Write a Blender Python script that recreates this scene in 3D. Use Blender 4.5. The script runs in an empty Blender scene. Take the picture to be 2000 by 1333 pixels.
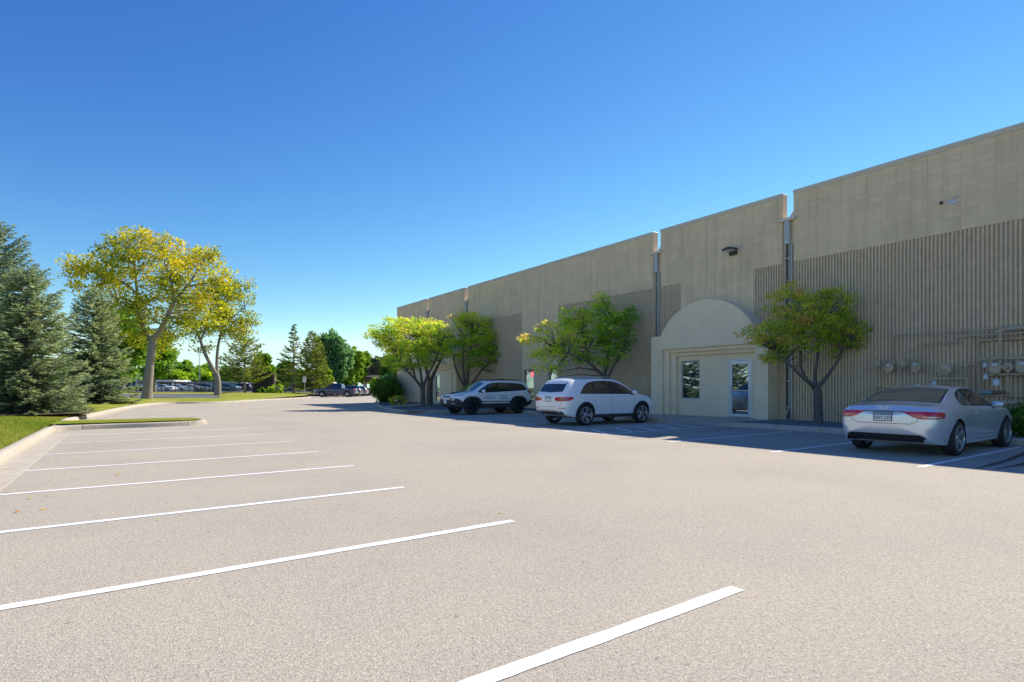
import bpy, bmesh, math, random
import numpy as np
from mathutils import Vector, Matrix
from mathutils.bvhtree import BVHTree
R = math.radians
scene = bpy.context.scene
C = scene.collection
rng = np.random.default_rng(7)
random.seed(7)

# ---------------------------------------------------------------- camera
FOC, YH, VX, CAMH = 1100.0, 758.0, 245.0, 1.30      # in pixels of the 2000 x 1333 photograph
TH = math.atan((1000 - VX) / FOC)                    # the building runs along +Y, 34.5 degrees left of the view
ST, CT = math.sin(TH), math.cos(TH)
cam = bpy.data.cameras.new('camera')
cam.sensor_width = 36.0
cam.lens = 36.0 * FOC / 2000.0
cam.shift_y = (YH - 666.5) / 2000.0                  # level camera, shifted lens: verticals stay vertical
cam.clip_start, cam.clip_end = 0.05, 5000
camo = bpy.data.objects.new('camera', cam)
camo.location = (0, 0, CAMH)
camo.rotation_euler = (R(90), 0, -TH)
C.objects.link(camo)
scene.camera = camo

# ---------------------------------------------------------------- sky, sun, exposure
SUN = Vector((1.041, 0.177, 1.0)).normalized()       # from the building's shadow edge and the light through the parapet notch
ELEV = math.asin(SUN.z)
AZ = math.atan2(SUN.x, SUN.y)
w = bpy.data.worlds.new('World')
scene.world = w
w.use_nodes = True
nt = w.node_tree
nt.nodes.clear()
sky = nt.nodes.new('ShaderNodeTexSky')
sky.sky_type = 'NISHITA'
sky.sun_disc = False
sky.sun_elevation = ELEV
sky.sun_rotation = AZ
sky.altitude = 0
sky.air_density = 1.0
sky.dust_density = 0.0
sky.ozone_density = 10.0
# one even colour grade over the whole sky texture: deeper blue, as the photograph was processed
def wn(kind, op=None, **kw):
    n = nt.nodes.new(kind)
    if op: n.operation = op
    return n
sepc, comb = nt.nodes.new('ShaderNodeSeparateColor'), nt.nodes.new('ShaderNodeCombineColor')
nt.links.new(sky.outputs[0], sepc.inputs[0])
SKYS, EXPO = 0.12, 0.44
for i, (ref, val, gam, top) in enumerate(((2.29, 0.50, 1.82, 0.80), (4.58, 1.00, 1.48, 1.08), (7.95, 1.22, 0.88, 1.2))):
    k = SKYS * 2 ** EXPO
    dv = wn('ShaderNodeMath', 'DIVIDE'); dv.inputs[1].default_value = ref
    pw = wn('ShaderNodeMath', 'POWER'); pw.inputs[1].default_value = gam
    ml = wn('ShaderNodeMath', 'MULTIPLY'); ml.inputs[1].default_value = val / k
    mn = wn('ShaderNodeMath', 'MINIMUM'); mn.inputs[1].default_value = top / k
    nt.links.new(sepc.outputs[i], dv.inputs[0]); nt.links.new(dv.outputs[0], pw.inputs[0])
    nt.links.new(pw.outputs[0], ml.inputs[0]); nt.links.new(ml.outputs[0], mn.inputs[0])
    nt.links.new(mn.outputs[0], comb.inputs[i])
bg = nt.nodes.new('ShaderNodeBackground')
bg.inputs['Strength'].default_value = SKYS
out = nt.nodes.new('ShaderNodeOutputWorld')
nt.links.new(comb.outputs[0], bg.inputs['Color'])
nt.links.new(bg.outputs[0], out.inputs['Surface'])
sl = bpy.data.lights.new('sun', 'SUN')
sl.energy = 5.0
sl.angle = R(0.53)
sl.color = (1.0, 0.92, 0.80)
so = bpy.data.objects.new('sun', sl)
so.rotation_euler = SUN.to_track_quat('Z', 'Y').to_euler()
so.location = (40, 10, 40)
C.objects.link(so)
vs = scene.view_settings
vs.view_transform = 'Standard'
vs.look = 'None'
vs.exposure = EXPO
vs.gamma = 1.0
vs.use_curve_mapping = False
scene.cycles.max_bounces = 8
scene.cycles.transparent_max_bounces = 12

# ---------------------------------------------------------------- photograph pixel -> place
def at(px, d, z=0.0):
    "point at column px and distance d along the view axis"
    l = (px - 1000) / FOC * d
    return Vector((ST * d + CT * l, CT * d - ST * l, z))
def at3(px, py, d):
    p = at(px, d)
    p.z = CAMH - (py - YH) / FOC * d
    return p
def ground(px, py, z=0.0):
    return at(px, FOC * (CAMH - z) / (py - YH), z)

# ---------------------------------------------------------------- helpers
def empty(name, loc=(0, 0, 0), rz=0, label=None, cat=None, group=None):
    o = bpy.data.objects.new(name, None)
    o.empty_display_size = 0.3
    o.location = loc
    o.rotation_euler = (0, 0, rz)
    C.objects.link(o)
    return tag(o, label, cat, group)
def tag(o, label=None, cat=None, group=None, kind=None):
    if label: o['label'] = label
    if cat: o['category'] = cat
    if group: o['group'] = group
    if kind: o['kind'] = kind
    return o
def link_mesh(name, me, mat=None, parent=None):
    o = bpy.data.objects.new(name, me)
    C.objects.link(o)
    if mat is not None and not me.materials:
        for m in (mat if isinstance(mat, (list, tuple)) else [mat]):
            me.materials.append(m)
    if parent is not None:
        o.parent = parent
    return o
def copy_tree(o, parent=None):
    c = o.copy()
    C.objects.link(c)
    c.parent = parent
    for ch in o.children:
        copy_tree(ch, c)
    return c
def sharp(me, ang=35):
    me.polygons.foreach_set('use_smooth', [True] * len(me.polygons))
    me.set_sharp_from_angle(angle=R(ang))
    me.update()

class MB:
    "collects verts and faces, then becomes ONE mesh object"
    def __init__(s):
        s.v, s.f = [], []
    def add(s, v, f):
        n = len(s.v)
        s.v += [tuple(p) for p in v]
        s.f += [tuple(i + n for i in q) for q in f]
        return s
    def box(s, x0, x1, y0, y1, z0, z1):
        v = [(x, y, z) for z in (z0, z1) for y in (y0, y1) for x in (x0, x1)]
        return s.add(v, [(0, 2, 3, 1), (4, 5, 7, 6), (0, 1, 5, 4), (2, 6, 7, 3), (0, 4, 6, 2), (1, 3, 7, 5)])
    def prism(s, poly, z0, z1):
        "closed polygon in x,y (anticlockwise) extruded in z"
        n = len(poly)
        v = [(x, y, z0) for x, y in poly] + [(x, y, z1) for x, y in poly]
        f = [tuple(range(n - 1, -1, -1)), tuple(range(n, 2 * n))]
        f += [(i, (i + 1) % n, n + (i + 1) % n, n + i) for i in range(n)]
        return s.add(v, f)
    def prism_x(s, poly, x0, x1):
        "closed polygon in y,z extruded in x"
        n = len(poly)
        v = [(x0, y, z) for y, z in poly] + [(x1, y, z) for y, z in poly]
        f = [tuple(range(n - 1, -1, -1)), tuple(range(n, 2 * n))]
        f += [(i, (i + 1) % n, n + (i + 1) % n, n + i) for i in range(n)]
        return s.add(v, f)
    def tube(s, pts, rad, n=8, caps=True):
        pts = [Vector(p) for p in pts]
        if not hasattr(rad, '__len__'):
            rad = [rad] * len(pts)
        v, f = [], []
        a = None
        for i, p in enumerate(pts):
            t = (pts[min(i + 1, len(pts) - 1)] - pts[max(i - 1, 0)]).normalized()
            if a is None:
                a = t.orthogonal().normalized()
            a = (a - t * a.dot(t))
            a = a.normalized() if a.length > 1e-6 else t.orthogonal().normalized()
            b = t.cross(a)
            for k in range(n):
                q = 2 * math.pi * k / n
                v.append(p + (a * math.cos(q) + b * math.sin(q)) * rad[i])
        for i in range(len(pts) - 1):
            for k in range(n):
                k2 = (k + 1) % n
                f.append((i * n + k, i * n + k2, (i + 1) * n + k2, (i + 1) * n + k))
        if caps:
            f.append(tuple(range(n - 1, -1, -1)))
            f.append(tuple(range((len(pts) - 1) * n, len(pts) * n)))
        return s.add(v, f)
    def lathe(s, prof, n=32, axis='y', c=(0, 0, 0), close=False):
        "prof: (radius, height along axis)"
        v, f = [], []
        m = len(prof)
        for k in range(n):
            q = 2 * math.pi * k / n
            for r, h in prof:
                x, z = r * math.cos(q), r * math.sin(q)
                p = {'y': (x, h, z), 'z': (x, z, h), 'x': (h, x, z)}[axis]
                v.append((p[0] + c[0], p[1] + c[1], p[2] + c[2]))
        for k in range(n):
            k2 = (k + 1) % n
            for i in range(m if close else m - 1):
                j = (i + 1) % m
                f.append((k * m + i, k2 * m + i, k2 * m + j, k * m + j))
        return s.add(v, f)
    def mesh(s, name='mesh', smooth=None, bevel=0):
        me = bpy.data.meshes.new(name)
        me.from_pydata(s.v, [], s.f)
        bm = bmesh.new()
        bm.from_mesh(me)
        bmesh.ops.recalc_face_normals(bm, faces=bm.faces)
        if bevel:
            es = [e for e in bm.edges if len(e.link_faces) == 2 and e.calc_face_angle(0) > 0.6]
            bmesh.ops.bevel(bm, geom=es, offset=bevel, segments=1, affect='EDGES', profile=0.5, clamp_overlap=True)
        bm.to_mesh(me)
        bm.free()
        if smooth:
            sharp(me, smooth)
        me.update()
        return me
    def build(s, name, mat, parent=None, smooth=None, bevel=0):
        return link_mesh(name, s.mesh(name, smooth, bevel), mat, parent)

def quads_mesh(name, V, tint=None, tris=False):
    "many loose quads (or triangles) from an array of corner positions (n, 4, 3), fast"
    n, k = V.shape[0], V.shape[1]
    me = bpy.data.meshes.new(name)
    me.vertices.add(n * k)
    me.vertices.foreach_set('co', V.astype(np.float32).ravel())
    me.loops.add(n * k)
    me.loops.foreach_set('vertex_index', np.arange(n * k, dtype=np.int32))
    me.polygons.add(n)
    me.polygons.foreach_set('loop_start', np.arange(0, n * k, k, dtype=np.int32))
    me.polygons.foreach_set('loop_total', np.full(n, k, dtype=np.int32))
    if tint is not None:
        a = me.attributes.new('tint', 'FLOAT', 'FACE')
        a.data.foreach_set('value', tint.astype(np.float32))
    me.update()
    me.validate()
    return me

# ---------------------------------------------------------------- materials
def new_mat(name):
    m = bpy.data.materials.new(name)
    m.use_nodes = True
    n = m.node_tree
    return m, n, n.nodes['Principled BSDF'], n.nodes, n.links
def pos_node(nodes, links, obj=False):
    if obj:
        return nodes.new('ShaderNodeTexCoord').outputs['Object']
    return nodes.new('ShaderNodeNewGeometry').outputs['Position']
def noise(nodes, links, vec, scale, detail=4, rough=0.6, dist=0.0):
    t = nodes.new('ShaderNodeTexNoise')
    t.inputs['Scale'].default_value = scale
    t.inputs['Detail'].default_value = detail
    t.inputs['Roughness'].default_value = rough
    t.inputs['Distortion'].default_value = dist
    links.new(vec, t.inputs['Vector'])
    return t.outputs['Fac']
def ramp(nodes, links, fac, stops, interp='LINEAR'):
    r = nodes.new('ShaderNodeValToRGB')
    r.color_ramp.interpolation = interp
    e = r.color_ramp.elements
    while len(e) < len(stops):
        e.new(0.5)
    for q, (p, c) in zip(e, stops):
        q.position = p
        q.color = (*c, 1) if len(c) == 3 else c
    links.new(fac, r.inputs['Fac'])
    return r.outputs['Color']
def mixc(nodes, links, fac, a, b, mode='MIX'):
    m = nodes.new('ShaderNodeMix')
    m.data_type = 'RGBA'
    m.blend_type = mode
    for sock, v in ((m.inputs[0], fac), (m.inputs[6], a), (m.inputs[7], b)):
        if hasattr(v, 'is_linked'):
            links.new(v, sock)
        elif isinstance(v, (int, float)):
            sock.default_value = v
        else:
            sock.default_value = (*v, 1)
    return m.outputs[2]
def bump(nodes, links, bsdf, h, strength, dist=0.01):
    b = nodes.new('ShaderNodeBump')
    b.inputs['Strength'].default_value = strength
    b.inputs['Distance'].default_value = dist
    links.new(h, b.inputs['Height'])
    links.new(b.outputs['Normal'], bsdf.inputs['Normal'])
def gray(a):
    return (a, a, a)

def mat_plain(name, col, rough=0.6, metal=0.0, var=0.12, scale=6, bumps=0.0, bscale=60, obj=False, coat=0.0, spec=0.5, fine=0.0):
    m, n, b, nodes, links = new_mat(name)
    vec = pos_node(nodes, links, obj)
    f = noise(nodes, links, vec, scale, 5, 0.65)
    lo = tuple(c * (1 - var) for c in col)
    hi = tuple(min(1, c * (1 + var)) for c in col)
    c = ramp(nodes, links, f, [(0.28, lo), (0.72, hi)])
    if fine:
        f2 = noise(nodes, links, vec, bscale, 3, 0.7)
        c = mixc(nodes, links, 1.0, c, ramp(nodes, links, f2, [(0.3, gray(1 - fine)), (0.7, gray(1.0))]), 'MULTIPLY')
    links.new(c, b.inputs['Base Color'])
    b.inputs['Roughness'].default_value = rough
    b.inputs['Metallic'].default_value = metal
    b.inputs['Coat Weight'].default_value = coat
    b.inputs['Coat Roughness'].default_value = 0.04
    b.inputs['Specular IOR Level'].default_value = spec
    if bumps:
        bump(nodes, links, b, noise(nodes, links, vec, bscale, 4, 0.7), bumps)
    return m

def mat_block(name, col, rough, var=0.07, scale=0.7, bumps=0.3, bscale=45, fine=0.1):
    m, n, b, nodes, links = new_mat(name)
    vec = pos_node(nodes, links)
    sn = nodes.new('ShaderNodeVectorMath'); sn.operation = 'SNAP'
    sn.inputs[1].default_value = (10, 0.4064, 0.2032)
    links.new(vec, sn.inputs[0])
    wnz = nodes.new('ShaderNodeTexWhiteNoise')
    links.new(sn.outputs[0], wnz.inputs['Vector'])
    blk = ramp(nodes, links, wnz.outputs['Value'], [(0, gray(0.955)), (1, gray(1.035))])
    mp = nodes.new('ShaderNodeMapping'); mp.inputs['Scale'].default_value = (1, 3.2, 0.22)
    links.new(vec, mp.inputs['Vector'])
    st = ramp(nodes, links, noise(nodes, links, mp.outputs[0], 1.0, 5, 0.65), [(0.30, (0.87, 0.855, 0.83)), (0.52, gray(1.0)), (0.8, gray(1.03))])
    big = ramp(nodes, links, noise(nodes, links, vec, scale, 5, 0.65), [(0.28, gray(1 - var)), (0.72, gray(1 + var))])
    f2 = noise(nodes, links, vec, bscale, 3, 0.7)
    fn = ramp(nodes, links, f2, [(0.3, gray(1 - fine)), (0.7, gray(1.0))])
    c = mixc(nodes, links, 1.0, col, blk, 'MULTIPLY')
    for k in (st, big, fn):
        c = mixc(nodes, links, 1.0, c, k, 'MULTIPLY')
    links.new(c, b.inputs['Base Color'])
    b.inputs['Roughness'].default_value = rough
    bump(nodes, links, b, f2, bumps)
    return m

def mat_asphalt(name, base, tone=(1.0, 0.885, 0.70)):
    m, n, b, nodes, links = new_mat(name)
    vec = pos_node(nodes, links)
    v = nodes.new('ShaderNodeTexVoronoi')
    v.inputs['Scale'].default_value = 135
    links.new(vec, v.inputs['Vector'])
    sep = nodes.new('ShaderNodeSeparateColor')
    links.new(v.outputs['Color'], sep.inputs[0])
    agg = ramp(nodes, links, sep.outputs[0], [(0.0, gray(0.66)), (0.25, gray(0.89)), (0.7, gray(1.0)), (0.93, gray(1.10)), (1.0, gray(1.4))])
    f2 = noise(nodes, links, vec, 44, 4, 0.75)
    f2c = ramp(nodes, links, f2, [(0.32, gray(0.74)), (0.5, gray(1.0)), (0.75, gray(1.1))])
    pits = noise(nodes, links, vec, 14, 3, 0.6)
    pc = ramp(nodes, links, pits, [(0.27, gray(0.6)), (0.33, gray(1.0))])
    big = noise(nodes, links, vec, 0.35, 5, 0.6, 0.4)
    bc = ramp(nodes, links, big, [(0.3, (0.9, 0.91, 0.94)), (0.55, gray(1.0)), (0.75, (1.06, 1.04, 1.0))])
    c = mixc(nodes, links, 1.0, tuple(base * t for t in tone), agg, 'MULTIPLY')
    for k in (f2c, pc, bc):
        c = mixc(nodes, links, 1.0, c, k, 'MULTIPLY')
    links.new(c, b.inputs['Base Color'])
    b.inputs['Roughness'].default_value = 0.9
    b.inputs['Specular IOR Level'].default_value = 0.25
    mx = nodes.new('ShaderNodeMath')
    mx.operation = 'ADD'
    links.new(v.outputs['Distance'], mx.inputs[0])
    links.new(f2, mx.inputs[1])
    bump(nodes, links, b, mx.outputs[0], 0.5, 0.006)
    return m

def mat_paint_line():
    m, n, b, nodes, links = new_mat('road_paint')
    vec = pos_node(nodes, links)
    f = noise(nodes, links, vec, 40, 4, 0.75)
    g = noise(nodes, links, vec, 5, 4, 0.7)
    ad = nodes.new('ShaderNodeMath'); ad.operation = 'ADD'
    links.new(f, ad.inputs[0]); links.new(g, ad.inputs[1])
    c = ramp(nodes, links, ad.outputs[0], [(0.34, (0.52, 0.48, 0.42)), (0.41, (0.78, 0.77, 0.74)), (0.7, (0.86, 0.85, 0.83))])
    hd = nodes.new('ShaderNodeMath'); hd.operation = 'MULTIPLY'; hd.inputs[1].default_value = 0.5
    links.new(ad.outputs[0], hd.inputs[0])
    c.node.inputs['Fac'].links and links.remove(c.node.inputs['Fac'].links[0])
    links.new(hd.outputs[0], c.node.inputs['Fac'])
    links.new(c, b.inputs['Base Color'])
    b.inputs['Roughness'].default_value = 0.75
    bump(nodes, links, b, f, 0.3, 0.004)
    return m

def mat_leaf(name, stops, trans=0.45, rough=0.6):
    m, n, b, nodes, links = new_mat(name)
    a = nodes.new('ShaderNodeAttribute')
    a.attribute_name = 'tint'
    c = ramp(nodes, links, a.outputs['Fac'], stops)
    links.new(c, b.inputs['Base Color'])
    b.inputs['Roughness'].default_value = rough
    b.inputs['Specular IOR Level'].default_value = 0.3
    t = nodes.new('ShaderNodeBsdfTranslucent')
    links.new(mixc(nodes, links, 1.0, c, (1.45, 1.4, 0.8), 'MULTIPLY'), t.inputs['Color'])
    mx = nodes.new('ShaderNodeMixShader')
    mx.inputs[0].default_value = trans
    o = nodes['Material Output']
    links.new(b.outputs[0], mx.inputs[1])
    links.new(t.outputs[0], mx.inputs[2])
    links.new(mx.outputs[0], o.inputs['Surface'])
    return m

def mat_grass(name, a, c_, dry):
    m, n, b, nodes, links = new_mat(name)
    vec = pos_node(nodes, links)
    f = noise(nodes, links, vec, 1.1, 5, 0.65)
    g = noise(nodes, links, vec, 45, 3, 0.7)
    d = noise(nodes, links, vec, 0.25, 4, 0.6)
    c = ramp(nodes, links, f, [(0.3, a), (0.7, c_)])
    c = mixc(nodes, links, ramp(nodes, links, d, [(0.48, gray(0)), (0.68, gray(0.75))]), c, dry)
    c = mixc(nodes, links, 1.0, c, ramp(nodes, links, g, [(0.3, gray(0.55)), (0.7, gray(1.2))]), 'MULTIPLY')
    links.new(c, b.inputs['Base Color'])
    b.inputs['Roughness'].default_value = 0.9
    b.inputs['Specular IOR Level'].default_value = 0.1
    bump(nodes, links, b, g, 0.9, 0.03)
    return m

def mat_glass(name, col=(0.02, 0.025, 0.028), rough=0.03, spec=0.9):
    m, n, b, nodes, links = new_mat(name)
    vec = pos_node(nodes, links, True)
    f = noise(nodes, links, vec, 2.0, 3, 0.5)
    c = ramp(nodes, links, f, [(0.3, tuple(k * 0.7 for k in col)), (0.7, tuple(k * 1.3 for k in col))])
    links.new(c, b.inputs['Base Color'])
    b.inputs['Roughness'].default_value = rough
    b.inputs['Specular IOR Level'].default_value = spec
    b.inputs['IOR'].default_value = 1.6
    return m

def mat_carpaint(name, col, metal=0.0, rough=0.35, flake=0.0):
    m, n, b, nodes, links = new_mat(name)
    vec = pos_node(nodes, links, True)
    f = noise(nodes, links, vec, 3.0, 4, 0.6)
    c = ramp(nodes, links, f, [(0.3, tuple(k * 0.97 for k in col)), (0.7, col)])
    # road dust towards the sills
    sx = nodes.new('ShaderNodeSeparateXYZ'); links.new(vec, sx.inputs[0])
    links.new(c, b.inputs['Base Color'])
    b.inputs['Metallic'].default_value = metal
    b.inputs['Roughness'].default_value = rough
    b.inputs['Coat Weight'].default_value = 0.9
    b.inputs['Coat Roughness'].default_value = 0.05
    return m

M = {}
M['asphalt'] = mat_asphalt('lot_asphalt', 0.47)
M['street'] = mat_asphalt('street_asphalt', 0.16, (1, 1, 1.0))
M['line'] = mat_paint_line()
M['concrete'] = mat_plain('kerb_concrete', (0.53, 0.465, 0.365), 0.9, var=0.16, scale=3.5, bumps=0.25, bscale=70, fine=0.22)
M['tar'] = mat_plain('tar_seal', (0.035, 0.035, 0.037), 0.55, var=0.3, scale=9, bumps=0.3)
M['lawn'] = mat_grass('lawn', (0.22, 0.275, 0.022), (0.34, 0.37, 0.035), (0.50, 0.40, 0.14))
M['field'] = mat_grass('field', (0.08, 0.11, 0.02), (0.13, 0.15, 0.03), (0.2, 0.17, 0.07))
M['blade'] = mat_leaf('grass_blade', [(0, (0.15, 0.22, 0.016)), (0.5, (0.29, 0.36, 0.028)), (0.8, (0.42, 0.40, 0.07)), (1, (0.54, 0.43, 0.17))], 0.35)
M['block'] = mat_block('painted_block', (0.86, 0.645, 0.415), 0.85, var=0.07, scale=0.7, bumps=0.35, bscale=45, fine=0.10)
M['rib'] = mat_plain('split_face_block', (0.80, 0.62, 0.42), 0.95, var=0.12, scale=5, bumps=0.9, bscale=38, fine=0.25)
M['stucco'] = mat_plain('stucco', (0.92, 0.735, 0.50), 0.9, var=0.06, scale=1.2, bumps=0.25, bscale=90, fine=0.06)
M['coping'] = mat_plain('coping_metal', (0.68, 0.58, 0.46), 0.5, var=0.08, scale=2)
M['spout'] = mat_plain('galvanised_spout', (0.48, 0.48, 0.46), 0.5, 0.3, var=0.1, scale=4)
M['rail'] = mat_plain('painted_rail', (0.55, 0.47, 0.36), 0.6, var=0.12, scale=5)
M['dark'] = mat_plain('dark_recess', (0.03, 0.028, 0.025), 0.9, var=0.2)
M['roof'] = mat_plain('roof_membrane', (0.35, 0.34, 0.32), 0.9)
M['white_frame'] = mat_plain('white_aluminium', (0.72, 0.74, 0.75), 0.35, 0.2, var=0.05)
M['winglass'] = mat_glass('window_glass', (0.40, 0.43, 0.43), 0.015, 1.0)
M['winglass'].node_tree.nodes['Principled BSDF'].inputs['Metallic'].default_value = 0.9   # reflective solar-control glass
M['pipe'] = mat_plain('painted_pipe', (0.52, 0.395, 0.25), 0.65, var=0.15, scale=8, bumps=0.2, bscale=50)
M['rust'] = mat_plain('rusty_pipe', (0.22, 0.13, 0.08), 0.85, var=0.3, scale=14, bumps=0.4)
M['tealpipe'] = mat_plain('weathered_blue_paint', (0.2, 0.3, 0.31), 0.7, var=0.2, scale=10)
M['dial'] = mat_plain('white_dial', (0.62, 0.63, 0.66), 0.35, var=0.1, scale=20)
M['lampbody'] = mat_plain('bronze_fixture', (0.07, 0.06, 0.055), 0.5, 0.3)
M['bark'] = mat_plain('bark', (0.33, 0.285, 0.24), 0.95, var=0.35, scale=9, bumps=0.9, bscale=26, fine=0.35)
M['bark_dark'] = mat_plain('dark_bark', (0.17, 0.14, 0.12), 0.95, var=0.3, scale=9, bumps=0.8, bscale=30, fine=0.3)
M['mulch'] = mat_plain('gravel_mulch', (0.13, 0.14, 0.15), 0.9, var=0.3, scale=12, bumps=1.0, bscale=50, fine=0.5)
M['stone'] = mat_plain('dark_stone', (0.17, 0.18, 0.19), 0.8, var=0.5, scale=18)
M['soil'] = mat_plain('bare_soil', (0.12, 0.085, 0.055), 0.95, var=0.3, scale=5, bumps=0.7, bscale=30)

# ================================================================ GROUND
def sm(a, b, x):
    t = min(1, max(0, (x - a) / (b - a)))
    return t * t * (3 - 2 * t)
def depth_px(x, y):
    d = ST * x + CT * y
    l = CT * x - ST * y
    return d, (1000 + FOC * l / d if d > 0.5 else 1000)

g = MB().add([(-2500, -2500, -0.08), (2500, -2500, -0.08), (2500, 2500, -0.08), (-2500, 2500, -0.08)], [(0, 1, 2, 3)])
tag(g.build('ground', M['field']), 'rough green field running out to the horizon', 'ground', kind='structure')
lot_poly = [(-2.4, -40), (75, -40), (75, 130), (20.6, 118), (20.6, 76), (13, 66), (7, 57), (2.5, 54.5), (-1.0, 47), (-2.4, 36)]
lot = MB().add([(x, y, 0) for x, y in lot_poly], [tuple(range(len(lot_poly)))]).build('parking_lot', M['asphalt'])
tag(lot, 'pale sun-bleached asphalt parking lot', 'parking lot', kind='structure')

def line_obj(name, a, b, wd=0.10, z=0.004, mat='line', parent=lot):
    a, b = Vector((*a, z)), Vector((*b, z))
    n = (b - a).normalized().cross(Vector((0, 0, 1))) * wd / 2
    k = max(2, int((b - a).length / 0.12))
    rr = random.Random(int(abs(a.x * 131 + a.y * 71)))
    L_, R_ = [], []
    for i in range(k + 1):
        p = a.lerp(b, i / k)
        j = 0.004
        L_.append(p + n * (1 + rr.uniform(-j, j) * 18))
        R_.append(p - n * (1 + rr.uniform(-j, j) * 18))
    m = MB().add(L_ + R_, [(i, i + 1, k + 2 + i, k + 1 + i) for i in range(k)])
    return m.build(name, M[mat], parent)
for y, x1 in ((-0.25, 3.2), (2.13, 3.27), (4.48, 3.12), (6.82, 3.0), (9.2, 3.15), (11.62, 3.22), (14.22, 3.27), (16.85, 3.3), (19.6, 3.3)):
    line_obj('parking_line', (-1.28, y - 0.05), (x1, y + 0.05))
for y in (27.3, 30.2, 33.0, 35.8, 38.6):
    line_obj('parking_line', (-0.9 + (y - 27) * 0.09, y), (3.7 + (y - 27) * 0.09, y))
for y, x1 in ((-1.4, 16.3), (1.2, 16.3), (3.83, 16.25), (6.41, 16.25), (9.02, 16.3), (16.5, 16.4), (19.35, 16.4), (22.4, 16.4)):
    line_obj('parking_line', (10.74, y), (x1, y + 0.05))
line_obj('parking_line', (10.92, 11.50), (16.7, 11.86))
line_obj('parking_line', (10.74, 13.05), (16.6, 13.55))
line_obj('parking_line', (10.95, 11.58), (10.80, 13.02), z=0.0045)
for k in range(5):
    x = 1.07 * k
    line_obj('hatch_line', (11.22 + x, 11.60 + 0.06 * k), (12.02 + x, 13.08 + 0.085 * k))
def streak(pts, wd, name='tar_seam'):
    pts = [Vector((*p, 0.0035)) for p in pts]
    rr = random.Random(3)
    L_, R_ = [], []
    for i, p in enumerate(pts):
        t = (pts[min(i + 1, len(pts) - 1)] - pts[max(i - 1, 0)]).normalized()
        n = t.cross(Vector((0, 0, 1))) * wd * (0.5 + rr.uniform(-0.15, 0.15))
        if i in (0, len(pts) - 1): n *= 0.2
        L_.append(p + n); R_.append(p - n)
    k = len(pts) - 1
    MB().add(L_ + R_, [(i, i + 1, k + 2 + i, k + 1 + i) for i in range(k)]).build(name, M['tar'], lot)
def wig(a, b, n, amp, seed):
    rr = random.Random(seed)
    o, out_ = 0, []
    for i in range(n + 1):
        t = i / n
        o = o * 0.8 + rr.uniform(-amp, amp)
        out_.append((a[0] + (b[0] - a[0]) * t + o * 0.3, a[1] + (b[1] - a[1]) * t + o))
    return out_
streak([(11.1, 3.25), (12.0, 3.25), (13.0, 3.30), (14.0, 3.38), (15.2, 3.50), (16.6, 3.55)], 0.10)
streak([(11.4, 3.05), (12.4, 2.98), (13.4, 3.0), (14.6, 3.12), (15.6, 3.2), (16.6, 3.1)], 0.10)
streak(wig((10.3, 10.2), (16.5, 11.0), 30, 0.03, 1), 0.035)
streak(wig((4.0, 29.0), (15.5, 27.5), 30, 0.06, 2), 0.03)

# ---- kerbs: swept profile, cut into poured sections
def resample(path, step):
    pts = [Vector((*p, 0)) for p in path]
    out_ = [pts[0]]
    for a, b in zip(pts, pts[1:]):
        n = max(1, int(round((b - a).length / step)))
        out_ += [a.lerp(b, (i + 1) / n) for i in range(n)]
    return out_
def chaikin(path, it=2):
    p = [Vector((*q, 0)) for q in path]
    for _ in range(it):
        o = [p[0]]
        for a, b in zip(p, p[1:]):
            o += [a.lerp(b, 0.25), a.lerp(b, 0.75)]
        p = o + [p[-1]]
    return [(q.x, q.y) for q in p]
def normals2(pts):
    ns = []
    for i in range(len(pts)):
        t = (pts[min(i + 1, len(pts) - 1)] - pts[max(i - 1, 0)]).normalized()
        ns.append(Vector((-t.y, t.x, 0)))
    return ns
KPROF = [(-0.008, -0.02), (0.0, 0.05), (0.018, 0.125), (0.05, 0.148), (0.17, 0.150), (0.19, 0.14), (0.19, -0.02)]
GPROF = [(-0.46, 0.0040), (-0.44, 0.0075), (-0.22, 0.0085), (-0.009, 0.0110)]
def sweep(pts, ns, prof, closed=True):
    m = MB()
    k = len(prof)
    v = [(p.x + n.x * o, p.y + n.y * o, z) for p, n in zip(pts, ns) for o, z in prof]
    f = []
    for i in range(len(pts) - 1):
        for j in range(k - 1):
            f.append((i * k + j, i * k + j + 1, (i + 1) * k + j + 1, (i + 1) * k + j))
    if closed:
        f.append(tuple(range(k - 1, -1, -1)))
        f.append(tuple((len(pts) - 1) * k + j for j in range(k)))
    return m.add(v, f)
def kerb(path, label, gutter=True, per=12, step=0.25):
    root = empty('kerb', (path[0][0], path[0][1], 0), 0, label, 'kerb')
    root['kind'] = 'structure'
    off = Vector((path[0][0], path[0][1], 0))
    pts = [p - off for p in resample(path, step)]
    ns = normals2(pts)
    i = 0
    while i < len(pts) - 1:
        j = min(i + per, len(pts) - 1)
        q, n = [p.copy() for p in pts[i:j + 1]], ns[i:j + 1]
        q[0] = q[0].lerp(q[1], 0.03)
        q[-1] = q[-1].lerp(q[-2], 0.03)
        sweep(q, n, KPROF).build('kerb_section', M['concrete'], root, smooth=40)
        if gutter:
            sweep(q, n, GPROF, False).build('gutter_section', M['concrete'], root)
        i = j
LEFT = [(-1.75, -30), (-1.75, 21.0), (-1.75, 22.0), (-0.9, 22.1), (1.6, 22.1), (2.5, 22.15), (2.5, 24.45), (1.6, 24.5), (-0.9, 24.5), (-1.75, 24.6), (-1.75, 25.8)]
kerb([(-1.75, -30), (-1.75, 20.5)] , 'concrete kerb and gutter along the lawn beside the stalls')
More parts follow.
